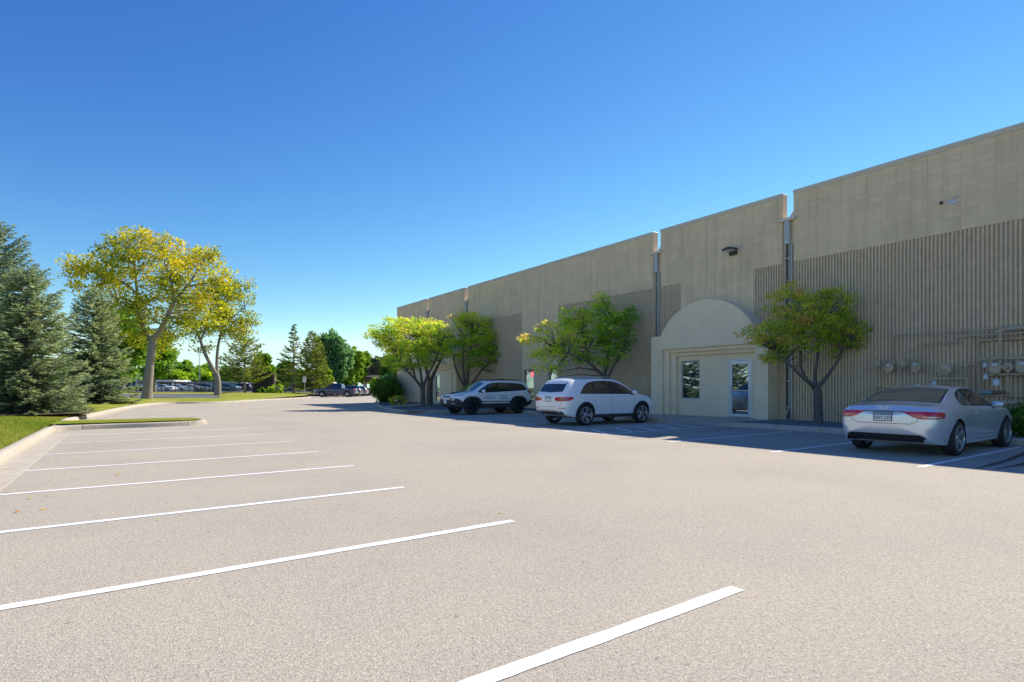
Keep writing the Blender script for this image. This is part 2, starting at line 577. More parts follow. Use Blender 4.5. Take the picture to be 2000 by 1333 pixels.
kerb(chaikin([(-1.75, 20.5), (-1.75, 22.1), (2.45, 22.1), (2.45, 24.5), (-1.75, 24.5), (-1.72, 27.0)], 3), 'concrete kerb round the narrow grass island', gutter=False)
NORTH = chaikin([(-1.72, 27.0), (-0.6, 37), (0.58, 46.5), (2.3, 53.4), (5.4, 53.0), (8.2, 55.4), (13, 64.9), (18.4, 71.5), (20.6, 77), (20.8, 96)], 2)
kerb(NORTH, 'long concrete kerb along the far lawn under the trees', per=12, step=0.4)
BEDK = chaikin([(19.5, 51), (17.0, 44.8), (15.0, 39.3), (12.9, 32.8), (11.3, 26.3), (16.75, 26.0), (16.75, 23.0)], 3)
kerb(BEDK, 'concrete kerb round the tree bed at the end of the stalls', gutter=False)
kerb([(16.75, 23.0), (16.75, 14.2)], 'concrete kerb behind the two white cars', gutter=False)
kerb([(16.75, 11.5), (16.75, -20)], 'concrete kerb before the gravel bed with the gas meters', gutter=False)

# ---- lawns
def lawn_z(x, y, s):
    d, px = depth_px(x, y)
    z = 0.15 + 0.20 * (1 - math.exp(-s / 3.0))
    cf = sm(400, 440, px)
    z += cf * 0.27 * sm(55, 76, d)
    z -= (1 - cf) * 0.38 * sm(54, 57, d)
    z += 0.02 * math.sin(x * 1.3 + y * 0.7) * min(1, s)
    return z
def lawn(path, ss, name, label):
    pts = resample(path, 0.8)
    ns = normals2(pts)
    v, f = [], []
    for p, n in zip(pts, ns):
        for s in ss:
            x, y = p.x + n.x * (s + 0.185), p.y + n.y * (s + 0.185)
            v.append((x, y, lawn_z(x, y, s)))
    k = len(ss)
    for i in range(len(pts) - 1):
        for j in range(k - 1):
            f.append((i * k + j, i * k + j + 1, (i + 1) * k + j + 1, (i + 1) * k + j))
    o = MB().add(v, f).build(name, M['lawn'], smooth=60)
    return tag(o, label, 'lawn', kind='structure')
SS = [0, 0.15, 0.4, 0.8, 1.3, 2, 3, 4, 5.5, 7, 9, 12, 16, 22]
lawn([(-1.75, -30), (-1.75, 25.0), (-1.72, 27.0)] + NORTH[1:], SS, 'lawn', 'mown lawn under the spruces and the tall trees')
isl = chaikin([(-1.9, 22.28), (2.27, 22.28), (2.27, 24.32), (-1.9, 24.32)], 3)
v = [(x, y, 0.152) for x, y in isl] + [(-1.2 + i * 0.5, 23.3, 0.20) for i in range(6)]
bm = bmesh.new()
vs_ = [bm.verts.new((x, y, 0.150)) for x, y in isl]
fc = bm.faces.new(vs_)
ins = bmesh.ops.inset_region(bm, faces=[fc], thickness=0.35)
for q in fc.verts: q.co.z = 0.19
me = bpy.data.meshes.new('grass_island'); bm.to_mesh(me); bm.free()
tag(link_mesh('grass_island', me, M['lawn']), 'narrow grass island between the parking stalls', 'lawn', kind='structure')
# bare soil under the spruces
def disc(px, d, r, name):
    c = at(px, d)
    m = MB()
    vv = [(c.x, c.y, lawn_z(c.x, c.y, 4) + 0.03)]
    for k in range(24):
        q = 2 * math.pi * k / 24
        rr = r * (0.85 + 0.3 * random.random())
        vv.append((c.x + rr * math.cos(q), c.y + rr * math.sin(q), lawn_z(c.x, c.y, 4) + 0.015))
    m.add(vv, [(0, 1 + k, 1 + (k + 1) % 24) for k in range(24)])
    return m

# grass blades
def blades(n, gen, h, name, label):
    P = np.array([gen() for _ in range(n)])
    a = rng.uniform(0, 2 * np.pi, n)
    hh = rng.uniform(0.5, 1.2, n) * h
    wd = rng.uniform(0.004, 0.009, n) * (h / 0.06)
    dx = np.stack([np.cos(a), np.sin(a), np.zeros(n)], 1)
    lean = np.stack([rng.normal(0, .45, n), rng.normal(0, .45, n), np.ones(n)], 1) * hh[:, None]
    V = np.stack([P - dx * wd[:, None], P + dx * wd[:, None], P + lean], 1)
    t = np.clip(rng.normal(0.4, 0.25, n) + 0.25 * np.sin(P[:, 0] * 1.1 + P[:, 1] * .6), 0, 1)
    o = link_mesh(name, quads_mesh(name, V, t), M['blade'])
    return tag(o, label, 'grass', kind='stuff')
def gen_lawn():
    y = random.uniform(10, 34)
    s = random.random() ** 1.4 * 7
    xk = -1.94 if y < 27 else -1.94 + (y - 27) * 0.105
    x = xk - s
    return (x, y, lawn_z(x, y, s) - 0.01)
def gen_isl():
    x, y = random.uniform(-1.7, 2.1), random.uniform(22.4, 24.2)
    return (x, y, 0.15)
blades(90000, gen_lawn, 0.062, 'grass', 'short green grass of the lawn beside the stalls')
blades(9000, gen_isl, 0.055, 'grass', 'short yellowing grass of the narrow kerbed island')

# ---- street, verge and far yard, all beyond the lawn
def strip(px0, px1, d0, d1, z0, z1, name, mat, label, cat):
    a, b, c, e = at(px0, d0, z0), at(px1, d0, z0), at(px1, d1, z1), at(px0, d1, z1)
    return tag(MB().add([a, b, c, e], [(0, 1, 2, 3)]).build(name, mat), label, cat, kind='structure')
strip(-700, 432, 54, 88, 0.26, 0.30, 'street', M['street'], 'grey public street beyond the lawn', 'street')
strip(-700, 425, 70.6, 70.9, 0.290, 0.290, 'street_line', M['line'], 'white line painted along the street', 'road marking')
strip(-700, 400, 54.6, 56.0, 0.275, 0.276, 'street_kerb', M['concrete'], 'pale gutter of the street beside the lawn', 'kerb')
strip(-700, 660, 87, 88.5, 0.34, 0.36, 'street_kerb', M['concrete'], 'pale kerb on the far side of the street', 'kerb')
strip(-700, 660, 88.5, 100, 0.38, 0.52, 'verge', M['lawn'], 'dry grass verge in front of the black iron fence', 'verge')
strip(-700, 660, 100, 150, 0.54, 0.60, 'far_yard', M['street'], 'car yard behind the black iron fence', 'yard')

# ---- beds and walks by the building
def flat(poly, z, name, mat, label, cat):
    o = MB().add([(x, y, z) for x, y in poly], [tuple(range(len(poly)))]).build(name, mat)
    return tag(o, label, cat, kind='structure')
flat([(16.93, -20), (20.2, -20), (20.2, 11.5), (16.93, 11.5)], 0.115, 'gravel_bed', M['mulch'], 'dark gravel bed below the gas meters', 'gravel bed')
flat([(16.93, 17.6), (20.2, 17.6), (20.2, 26.0), (16.93, 26.0)], 0.115, 'gravel_bed', M['mulch'], 'dark gravel bed behind the white cars', 'gravel bed')
bedp = chaikin([(11.7, 26.45), (16.75, 26.2), (20.2, 26.0), (20.2, 50), (19.6, 50.5), (17.3, 44.6), (15.3, 39.2), (13.2, 32.6), (11.7, 26.45)], 1)
flat(bedp, 0.112, 'mulch_bed', M['mulch'], 'dark mulch bed under the small trees at the building end', 'mulch bed')
walk = empty('sidewalk', (0, 0, 0), 0, 'concrete entrance walk with a kerb ramp', 'sidewalk'); walk['kind'] = 'structure'
def slab(x0, x1, y0, y1, z=0.135, n='slab'):
    MB().box(x0, x1, y0, y1, -0.02, z).build(n, M['concrete'], walk, bevel=0.008)
ys = [11.49, 13.05, 14.55, 16.05, 17.58]
for a, b in zip(ys, ys[1:]):
    slab(18.03, 19.98, a + 0.005, b - 0.005)
slab(16.95, 18.02, 14.22, 15.9); slab(16.95, 18.02, 15.91, 17.58)
MB().add([(18.02, 12.0, 0.135), (18.02, 13.75, 0.135), (16.62, 13.75, 0.006), (16.62, 12.0, 0.006)], [(0, 1, 2, 3)]).build('ramp', M['concrete'], walk)
MB().add([(18.02, 13.75, 0.135), (18.02, 14.2, 0.135), (16.76, 14.2, 0.15), (16.62, 13.75, 0.006), (16.76, 14.2, -0.02)], [(0, 1, 2), (0, 2, 3), (2, 3, 4)]).build('ramp_flare', M['concrete'], walk)
MB().add([(18.03, 11.49, 0.136), (18.03, 12.0, 0.136), (16.62, 12.0, 0.006), (16.74, 11.49, 0.151), (16.74, 11.49, -0.02)], [(0, 1, 3), (1, 2, 3), (2, 3, 4)]).build('ramp_flare', M['concrete'], walk)
w2 = empty('sidewalk', (0, 0, 0), 0, 'concrete walk crossing the mulch bed to the far door', 'sidewalk'); w2['kind'] = 'structure'
wa, wb, wc, wd_ = Vector((12.75, 31.5, 0)), Vector((13.5, 33.9, 0)), Vector((19.7, 39.4, 0)), Vector((19.7, 37.2, 0))
for k in range(5):
    t0, t1 = k / 5 + 0.002, (k + 1) / 5 - 0.002
    q = [wa.lerp(wd_, t0), wa.lerp(wd_, t1), wb.lerp(wc, t1), wb.lerp(wc, t0)]
    MB().prism([(p.x, p.y) for p in q], 0.0, 0.15).build('slab', M['concrete'], w2)
# loose stones on the beds
def stones(n, gen, label, parent_name='gravel'):
    base = np.array([(1, 0, 0), (0, 1, 0), (-1, 0, 0), (0, -1, 0), (0, 0, 0.8), (0, 0, -0.5)])
    tri = [(0, 1, 4), (1, 2, 4), (2, 3, 4), (3, 0, 4)]
    P = np.array([gen() for _ in range(n)])
    a = rng.uniform(0, 6.28, n)
    s = rng.uniform(0.02, 0.05, n)
    ca, sa = np.cos(a), np.sin(a)
    V = np.empty((n, 6, 3))
    for k, b in enumerate(base):
        jit = rng.uniform(0.7, 1.3, n)
        V[:, k, 0] = P[:, 0] + (b[0] * ca - b[1] * sa) * s * jit
        V[:, k, 1] = P[:, 1] + (b[0] * sa + b[1] * ca) * s * jit
        V[:, k, 2] = P[:, 2] + b[2] * s * 0.8
    T = np.concatenate([V[:, list(t), :] for t in tri], 0)
    o = link_mesh(parent_name, quads_mesh(parent_name, T), M['stone'])
    return tag(o, label, 'gravel', kind='stuff')
stones(7000, lambda: (random.uniform(17.0, 19.95), random.uniform(2, 11.4), 0.122), 'loose dark gravel round the tree and the gas meters')
stones(2500, lambda: (random.uniform(17.0, 19.95), random.uniform(17.7, 25.9), 0.122), 'loose dark gravel behind the white cars')
stones(4000, lambda: (lambda y: (random.uniform(12.0 + (y - 26.5) * 0.33, 19.6), y, 0.12))(random.uniform(26.6, 37)), 'loose dark mulch under the small trees')
M['shadow_joint'] = mat_plain('painted_joint_shade', (0.15, 0.13, 0.105), 0.9, var=0.2)  # dark tone paints the shade inside the open downspout slot

# ================================================================ BUILDING
bld = empty('warehouse_building', (20, 13, 0), 0, 'long beige block warehouse with ribbed wall panels and arched stucco entrances', 'building')
BO = Vector((20, 13, 0))
bld.location = (0, 0, 0)
WX, ZT, ZN, ZR = 20.0, 8.40, 7.55, 5.88
NOTCH = [(-12.3, 0.41), (-6.1, 0.41), (11.28, 0.41), (17.45, 0.42), (34.88, 0.5), (41.08, 0.42)]
Y0, Y1 = -20.0, 47.3
edges = [Y0] + [e for c, wd in NOTCH for e in (c - wd / 2, c + wd / 2)] + [Y1]
bays = [(edges[2 * i], edges[2 * i + 1]) for i in range(len(NOTCH) + 1)]
# rib fields (y0, y1) and whether each of their ribs is a piece of its own
RIBS = [(-5.85, 3.0, False), (3.0, 11.06, True), (11.52, 12.65, True), (16.12, 17.22, True), (17.68, 24.57, True), (28.03, 34.60, True), (35.15, 36.2, True), (39.8, 40.85, True)]
WINS = [(26.88, 27.93, 0.55, 2.42), (24.66, 25.5, 0.55, 2.42)]
def rib_at(y):
    return any(a - 0.02 < y < b + 0.02 for a, b, _ in RIBS)
PORT = [(11.67, 17.21), (35.2, 40.75)]
# walls (cores, 6 mm behind the block faces; set back behind the ribs)
for (a, b) in bays:
    m = MB()
    segs = sorted([(max(a, p), min(b, q)) for p, q, _ in RIBS if min(b, q) - max(a, p) > 0.01])
    cur = a
    plain = []
    for p, q in segs:
        if p > cur + 1e-6: plain.append((cur, p))
        m.box(WX + 0.065, WX + 0.3, p, q, 0.0, ZR)
        m.box(WX + 0.006, WX + 0.3, p, q, ZR, ZT - 0.02)
        cur = q
    if cur < b - 1e-6: plain.append((cur, b))
    for p, q in plain:
        ws = [wn for wn in WINS if wn[0] >= p - 0.3 and wn[1] <= q + 0.3]
        if not ws:
            m.box(WX + 0.006, WX + 0.3, p, q, 0.0, ZT - 0.02)
        else:
            ysx = [p] + sorted(y for wn in ws for y in wn[:2]) + [q]
            for i, (s, e) in enumerate(zip(ysx, ysx[1:])):
                if e - s < 0.005: continue
                if i % 2 == 0:
                    m.box(WX + 0.006, WX + 0.3, s, e, 0.0, ZT - 0.02)
                else:
                    m.box(WX + 0.006, WX + 0.3, s, e, 0.0, ws[0][2])
                    m.box(WX + 0.006, WX + 0.3, s, e, ws[0][3], ZT - 0.02)
    m.build('wall', M['block'], bld)
# infill under each notch, with the sloping lip on its near side
for c, wd in NOTCH:
    MB().box(WX + 0.05, WX + 0.3, c - wd / 2 + 0.001, c + wd / 2 - 0.001, 0.0, ZN - 0.05).build('wall_joint', M['block'], bld)
    MB().prism_x([(c - wd / 2 + 0.001, ZN - 0.04), (c + wd / 2 - 0.001, ZN - 0.04), (c + wd / 2 - 0.001, ZN), (c - wd / 2 + 0.16, ZN), (c - wd / 2 + 0.001, ZN + 0.2)], WX + 0.01, WX + 0.3).build('notch_sill', M['coping'], bld)
# other walls and roof
MB().box(WX + 0.301, 62, Y1 - 0.3, Y1, 0, ZT - 0.02).build('end_wall', M['block'], bld)
MB().box(WX + 0.301, 62, Y0, Y0 + 0.3, 0, ZT - 0.02).build('end_wall', M['block'], bld)
MB().box(61.7, 62, Y0 + 0.301, Y1 - 0.301, 0, ZT - 0.02).build('back_wall', M['block'], bld)
MB().box(WX + 0.301, 61.69, Y0 + 0.301, Y1 - 0.301, 7.15, 7.35).build('roof', M['roof'], bld)
# coping
for (a, b) in bays:
    MB().box(WX - 0.035, WX + 0.34, a - 0.012, b + 0.012, ZT - 0.019, ZT + 0.075).build('coping', M['coping'], bld, bevel=0.012)
    MB().box(WX - 0.02, WX + 0.005, a, b, ZT - 0.075, ZT - 0.020).build('coping_lip', M['coping'], bld)
# blocks: 16 x 8 inch, stack bond
BW, BH, GAP = 0.4064, 0.2032, 0.010
cand = []
for (a, b) in bays:
    n = int((b - a) / BW)
    w0 = (b - a) / n
    for i in range(n):
        ya, yb = a + i * w0, a + (i + 1) * w0
        ym = (ya + yb) / 2
        for j in range(int((ZT - 0.08) / BH)):
            za, zb = ZT - 0.08 - (j + 1) * BH, ZT - 0.08 - j * BH
            if zb < ZR + BH * 0.6:
                if rib_at(ya + 0.02) or rib_at(yb - 0.02) or rib_at(ym): continue
            if za < ZR < zb: za = ZR if rib_at(ym) else za
            if any(wn[0] - 0.10 < yb and wn[1] + 0.10 > ya and wn[2] - 0.1 < zb and wn[3] + 0.1 > za for wn in WINS): continue
            if any(p - 0.02 < ya and yb < q + 0.02 and zb < 3.5 for p, q in PORT): continue
            if ym < -1: continue
            d = ST * WX + CT * ym
            cand.append((d, ya, yb, za, zb))
cand.sort(key=lambda t: (t[0] if t[1] > 4.4 else 900 + t[0]))
blk_me = {}
rest = MB()
wall_parent = {}
for ob in [o for o in bld.children if o.name.startswith('wall') and not o.name.startswith('wall_joint')]:
    wall_parent[ob] = (min(v.co.y for v in ob.data.vertices), max(v.co.y for v in ob.data.vertices))
for k, (d, ya, yb, za, zb) in enumerate(cand):
    dy, dz = yb - ya - GAP, zb - za - GAP
    pr = random.uniform(0, 0.0018)
    if k < 298:
        key = (round(dy, 3), round(dz, 3))
        if key not in blk_me:
            blk_me[key] = MB().box(0, 0.012, -dy / 2, dy / 2, -dz / 2, dz / 2).mesh('block', bevel=0.002)
            blk_me[key].materials.append(M['block'])
        o = bpy.data.objects.new('block', blk_me[key])
        C.objects.link(o)
        o.parent = next(w_ for w_, (a, b) in wall_parent.items() if a - 0.01 <= (ya + yb) / 2 <= b + 0.01)
        o.location = (WX - pr, (ya + yb) / 2, (za + zb) / 2)
    else:
        rest.box(WX - pr, WX + 0.012, ya + GAP / 2, yb - GAP / 2, za + GAP / 2, zb - GAP / 2)
tag(rest.build('block_courses', M['block'], bld), kind='stuff')
# ribs: split-face fluted block, 4 inch pitch
PITCH = 0.1016
def rib_mesh(h):
    m = MB()
    n = max(2, int(h / 0.2032))
    v, f = [], []
    rr = random.Random(int(h * 100))
    prof = [(0.064, -0.031), (0.003, -0.0255), (0.0, -0.020), (0.0, 0.020), (0.003, 0.0255), (0.064, 0.031)]
    for i in range(n + 1):
        z = h * i / n
        for x, y in prof:
            j = rr.uniform(-0.003, 0.003) if x < 0.01 else 0
            v.append((x + j, y + j * 0.7, z))
    k = len(prof)
    for i in range(n):
        for q in range(k - 1):
            f.append((i * k + q, i * k + q + 1, (i + 1) * k + q + 1, (i + 1) * k + q))
    f.append(tuple(range(k))); f.append(tuple(n * k + q for q in range(k)))
    me = m.add(v, f).mesh('rib')
    me.materials.append(M['rib'])
    return me
ribm = rib_mesh(ZR - 0.004)
for a, b, single in RIBS:
    n = int(round((b - a) / PITCH))
    p = (b - a) / n
    panel = MB().box(WX + 0.060, WX + 0.0649, a, b, 0.0, ZR).build('ribbed_panel', M['rib'], bld)
    far = MB()
    for i in range(n):
        y = a + (i + 0.5) * p
        if single:
            o = bpy.data.objects.new('rib', ribm)
            C.objects.link(o)
            o.parent = panel
            o.location = (WX, y, 0)
        else:
            far.add([(v.co.x + WX, v.co.y + y, v.co.z) for v in ribm.vertices], [tuple(q.vertices) for q in ribm.polygons])
    if not single:
        tag(far.build('rib_field', M['rib'], bld), kind='stuff')
# windows in the plain bay
def window(y0, y1, z0, z1, x, parent, fw=0.05, name='window'):
    o = MB().box(x + 0.12, x + 0.14, y0 + 0.01, y1 - 0.01, z0 + 0.01, z1 - 0.01).build(name, M['winglass'], parent)
    f = MB()
    f.box(x + 0.08, x + 0.16, y0 + 0.002, y0 + fw, z0 + 0.002, z1 - 0.002); f.box(x + 0.08, x + 0.16, y1 - fw, y1 - 0.002, z0 + 0.002, z1 - 0.002)
    f.box(x + 0.08, x + 0.16, y0 + fw, y1 - fw, z0 + 0.002, z0 + fw); f.box(x + 0.08, x + 0.16, y0 + fw, y1 - fw, z1 - fw, z1 - 0.002)
    f.build('frame', M['rail'], o, bevel=0.004)
    MB().box(x - 0.03, x + 0.079, y0 - 0.02, y1 + 0.02, z0 - 0.05, z0 - 0.002).build('sill', M['coping'], o, bevel=0.005)
    return o
for a, b, c, d in WINS:
    window(a, b, c, d, WX + 0.006, bld)
# arched stucco entrances
def portal(ya, yb, doorside):
    m = MB()
    X0 = 19.35
    zs, zl = 3.56, 2.97
    oa, ob = ya + 0.51, yb - 0.61
    # arch outline
    aa, ab = ya + 0.53, yb - 0.53
    hc, rise = (ab - aa) / 2, 1.32
    rad = (hc * hc + rise * rise) / (2 * rise)
    cy, cz = (aa + ab) / 2, zs + rise - rad
    a0 = math.asin(hc / rad)
    arc = [(cy + rad * math.sin(t), cz + rad * math.cos(t)) for t in np.linspace(a0, -a0, 40)]
    outline = [(ya, 0.1), (oa, 0.1), (oa, zl), (ob, zl), (ob, 0.1), (yb, 0.1), (yb, zs)] + [(y, z) for y, z in arc if True] + [(ya, zs)]
    p = MB().prism_x(outline, X0, WX - 0.002).mesh('portal')
    bm = bmesh.new(); bm.from_mesh(p)
    bmesh.ops.triangulate(bm, faces=[f for f in bm.faces if len(f.verts) > 4])
    bm.to_mesh(p); bm.free()
    sharp(p, 30)
    po = link_mesh('portal', p, M['stucco'], bld)
    # stepped reveals
    for k in (1, 2):
        xa, xb = X0 + 0.15 * k, WX - 0.003
        i = 0.15 * k
        q0, q1 = oa + 0.15 * (k - 1) * 0.6, ob - 0.15 * (k - 1) * 1.7
        r0, r1 = oa + 0.09 * k, ob - 0.255 * k
        s = MB().box(xa, xb, ob - 0.255 * k, ob - 0.255 * (k - 1) - 0.001, 0.1, zl - 0.15 * k)
        s.box(xa, xb, oa + 0.09 * (k - 1) + 0.001, oa + 0.09 * k, 0.1, zl - 0.15 * k)
        s.box(xa, xb, oa + 0.09 * (k - 1) + 0.001, ob - 0.255 * (k - 1) - 0.001, zl - 0.15 * k, zl - 0.15 * (k - 1) - 0.001)
        s.build('reveal', M['stucco'], po)
    # back wall with door and window openings
    XB = 19.82
    d0, d1 = (ya + 0.98, ya + 1.95) if doorside < 0 else (ya + 3.4, ya + 4.35)
    w0, w1 = (ya + 3.33, ya + 4.28) if doorside < 0 else (ya + 1.0, ya + 1.5)
    dz, wz0, wz1 = 2.43, 0.83, 2.46
    L0, L1 = oa + 0.18 + 0.001, ob - 0.51 - 0.001
    bw = MB()
    ev = sorted([(d0, d1, 0.1, dz), (w0, w1, wz0, wz1)])
    cur = L0
    for s, e, za, zb in ev:
        bw.box(XB, WX - 0.004, cur, s, 0.1, zl - 0.301)
        if za > 0.2: bw.box(XB, WX - 0.004, s, e, 0.1, za)
        bw.box(XB, WX - 0.004, s, e, zb, zl - 0.301)
        cur = e
    bw.box(XB, WX - 0.004, cur, L1, 0.1, zl - 0.301)
    bw.build('recess_wall', M['stucco'], po)
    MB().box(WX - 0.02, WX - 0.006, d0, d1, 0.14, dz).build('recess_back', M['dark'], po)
    # door: frame, glass leaf with stiles, push bar
    dr = empty('door', (0, 0, 0)); dr.parent = bld
    fr = MB()
    z0 = 0.15
    fr.box(XB + 0.005, XB + 0.10, d0 + 0.003, d0 + 0.06, z0, dz - 0.003); fr.box(XB + 0.005, XB + 0.10, d1 - 0.06, d1 - 0.003, z0, dz - 0.003)
    fr.box(XB + 0.005, XB + 0.10, d0 + 0.06, d1 - 0.06, dz - 0.06, dz - 0.003)
    fr.build('door_frame', M['white_frame'], dr, bevel=0.004)
    lf = MB()
    lf.box(XB + 0.02, XB + 0.065, d0 + 0.066, d0 + 0.13, z0 + 0.01, dz - 0.07); lf.box(XB + 0.02, XB + 0.065, d1 - 0.13, d1 - 0.066, z0 + 0.01, dz - 0.07)
    lf.box(XB + 0.02, XB + 0.065, d0 + 0.13, d1 - 0.13, dz - 0.19, dz - 0.07); lf.box(XB + 0.02, XB + 0.065, d0 + 0.13, d1 - 0.13, z0 + 0.01, z0 + 0.13)
    lf.box(XB + 0.02, XB + 0.065, d0 + 0.13, d1 - 0.13, 1.17, 1.21)
    lf.build('door_leaf', M['white_frame'], dr, bevel=0.004)
    MB().box(XB + 0.04, XB + 0.05, d0 + 0.125, d1 - 0.125, z0 + 0.12, 1.17).box(XB + 0.04, XB + 0.05, d0 + 0.125, d1 - 0.125, 1.21, dz - 0.18).build('pane', M['winglass'], dr)
    MB().tube([(XB + 0.018, d1 - 0.10, 1.02), (XB - 0.035, d1 - 0.10, 1.05), (XB - 0.035, d1 - 0.10, 1.35), (XB + 0.018, d1 - 0.10, 1.38)], 0.012).build('handle', M['spout'], dr, smooth=40)
    MB().box(XB - 0.05, XB + 0.1, d0 - 0.02, d1 + 0.02, 0.135, 0.149).build('threshold', M['spout'], dr)
    wo = MB().box(XB + 0.07, XB + 0.08, w0 + 0.01, w1 - 0.01, wz0 + 0.01, wz1 - 0.01).build('window', M['winglass'], bld)
    fw = MB()
    for (p0, p1, q0, q1) in ((w0 + .002, w0 + .045, wz0 + .002, wz1 - .002), (w1 - .045, w1 - .002, wz0 + .002, wz1 - .002), (w0 + .045, w1 - .045, wz0 + .002, wz0 + .045), (w0 + .045, w1 - .045, wz1 - .045, wz1 - .002)):
        fw.box(XB + 0.045, XB + 0.11, p0, p1, q0, q1)
    fw.build('frame', M['spout'], wo, bevel=0.003)
portal(11.67, 17.21, -1)
portal(35.2, 40.75, 1)
# downspouts: scupper head, boxed upper leg, open guard with straps, splayed foot
for i, (c, wd) in enumerate(NOTCH):
    if c < -7: continue
    dsp = empty('downspout', (0, 0, 0)); dsp.parent = bld
    MB().prism_x([(c - 0.30, ZN - 0.16), (c + 0.30, ZN - 0.16), (c + 0.33, ZN - 0.045), (c - 0.33, ZN - 0.045)], WX - 0.13, WX + 0.045).build('scupper_head', M['coping'], dsp, bevel=0.008)
    MB().box(WX - 0.10, WX + 0.045, c - 0.105, c + 0.105, 6.55, ZN - 0.161).build('spout_box', M['spout'], dsp, bevel=0.01)
    zlow = 0.62
    for s in (-1, 1):
        y = c + s * 0.085
        MB().tube([(WX - 0.07, y, 6.549), (WX - 0.07, y, zlow), (WX - 0.16, y, zlow - 0.12), (WX - 0.42, y, 0.15)], 0.022, 6).build('rail', M['rail'], dsp, smooth=40)
    MB().box(WX + 0.03, WX + 0.049, c - 0.1, c + 0.1, 0.15, 6.54).build('spout_slot_shade', M['shadow_joint'], dsp)  # dark sheet standing for the shade of the slot
    MB().box(WX - 0.05, WX + 0.029, c - 0.175, c - 0.115, 0.15, 6.54).build('spout_leg', M['spout'], dsp, bevel=0.008)
    for z in np.arange(1.55, 6.2, 1.12):
        MB().box(WX - 0.095, WX + 0.03, c - 0.13, c + 0.13, z - 0.018, z + 0.018).build('strap', M['spout'], dsp)
    MB().box(WX - 0.10, WX - 0.045, c - 0.1, c + 0.1, zlow - 0.03, zlow).build('strap', M['spout'], dsp)

# wall light
lt = empty('wall_light', (WX, 13.5, 6.7), 0, 'dark bronze wall light high above the arched entrance', 'wall light')
MB().box(-0.12, -0.002, -0.16, 0.16, -0.12, 0.12).build('back_box', M['lampbody'], lt, bevel=0.02)
MB().prism_x([(-0.26, 0.04), (0.26, 0.04), (0.26, 0.10), (0.0, 0.17), (-0.26, 0.10)], -0.46, -0.12).build('hood', M['lampbody'], lt, bevel=0.015)
MB().box(-0.42, -0.14, -0.2, 0.2, 0.02, 0.039).build('lens', M['dial'], lt)
# broken patch with a stub bracket
sc_ = empty('broken_fixture', (WX - 0.003, 6.3, 6.8), 0, 'broken remains of a fixture high on the ribbed block wall', 'fixture')
MB().prism_x([(-0.14, -0.10), (0.11, -0.10), (0.16, 0.0), (-0.10, -0.02)], -0.02, 0.0).build('broken_plate', M['dial'], sc_)
MB().prism_x([(-0.17, 0.08), (-0.12, 0.11), (0.14, 0.0), (0.10, -0.045), (0.0, 0.0)], -0.035, -0.021).build('bent_flap', M['spout'], sc_)
MB().tube([(-0.002, 0.27, 0.0), (-0.06, 0.27, 0.0), (-0.08, 0.27, -0.05)], 0.035, 8).build('stub', M['lampbody'], sc_, smooth=40)

# things in the shop windows: neon sign and a vase of flowers on the sill
sign = empty('open_sign', (WX + 0.075, 27.02, 2.12), 0, 'small glowing red sign in the narrow shop window', 'neon sign')
mm, nn, bb, nodes, links = new_mat('red_neon')
bb.inputs['Base Color'].default_value = (0.6, 0.01, 0.03, 1)
bb.inputs['Emission Color'].default_value = (1.0, 0.02, 0.05, 1)
bb.inputs['Emission Strength'].default_value = 1.6
M['neon'] = mm
m2, nn, bb, nodes, links = new_mat('neon_letters')
bb.inputs['Emission Color'].default_value = (1.0, 0.3, 0.35, 1)
bb.inputs['Emission Strength'].default_value = 2.0
M['neon_hi'] = m2
MB().box(-0.03, -0.012, -0.11, 0.17, -0.14, 0.14).build('sign_panel', M['neon'], sign, bevel=0.008)
for y in (-0.06, 0.0, 0.06, 0.12):
    MB().tube([(-0.036, y, -0.06), (-0.036, y, 0.06)], 0.008, 6).build('tube', M['neon_hi'], sign)

# ================================================================ GAS METERS AND PIPES
def pipe(pts, r, label, mat='pipe', n=10):
    pts = [Vector(p) for p in pts]
    b = pts[0].copy()
    e = empty('gas_pipe', b, 0, label, 'pipe')
    MB().tube([p - b for p in pts], r, n).build('pipe_run', M[mat], e, smooth=50)
    cp = MB()
    for i, p in enumerate(pts[1:-1]):
        q = p - b
        t0, t1 = (pts[i] - p).normalized(), (pts[i + 2] - p).normalized()
        for t in (t0, t1):
            cp.tube([q + t * 0.02, q + t * 0.075], r * 1.38, n)
        cp.tube([q + t0 * 0.03, q, q + t1 * 0.03], r * 1.36, n)
    if cp.v: cp.build('elbow', M[mat], e, smooth=50)
    st = MB()
    for a, c in zip(pts, pts[1:]):
        if abs(a.y - c.y) > 0.8:
            for k in range(1, int(abs(a.y - c.y) / 0.9) + 1):
                p = a.lerp(c, k / (int(abs(a.y - c.y) / 0.9) + 1)) - b
                st.box(p.x - r - 0.005, WX - 0.002 - b.x, p.y - 0.02, p.y + 0.02, p.z - r - 0.012, p.z - r)
    if st.v: st.build('bracket', M[mat], e)
XP = 19.86
YR = 1.0
pipe([(19.72, 7.73, 2.20), (19.72, 7.73, 2.94), (19.74, YR, 2.93)], 0.024, 'longest and topmost thin painted gas pipe along the ribbed wall')
pipe([(19.74, 7.02, 2.12), (19.74, 7.02, 2.61), (19.74, 6.14, 2.61), (19.74, 6.14, 2.77), (19.78, YR, 2.78)], 0.026, 'painted gas pipe stepping up once from the second meter')
pipe([(XP, 5.66, 1.3), (XP, 5.66, 2.64), (XP, YR, 2.62)], 0.034, 'thick painted gas pipe rising beside the meter manifold')
pipe([(19.60, 5.11, 2.10), (19.60, 5.11, 2.88), (19.68, 4.6, 2.90), (19.68, YR, 2.88)], 0.042, 'thickest painted gas riser standing over the manifold')
pipe([(19.66, 5.58, 1.15), (19.66, 5.58, 2.10), (19.66, YR, 2.13)], 0.036, 'painted manifold pipe feeding the grouped meters')
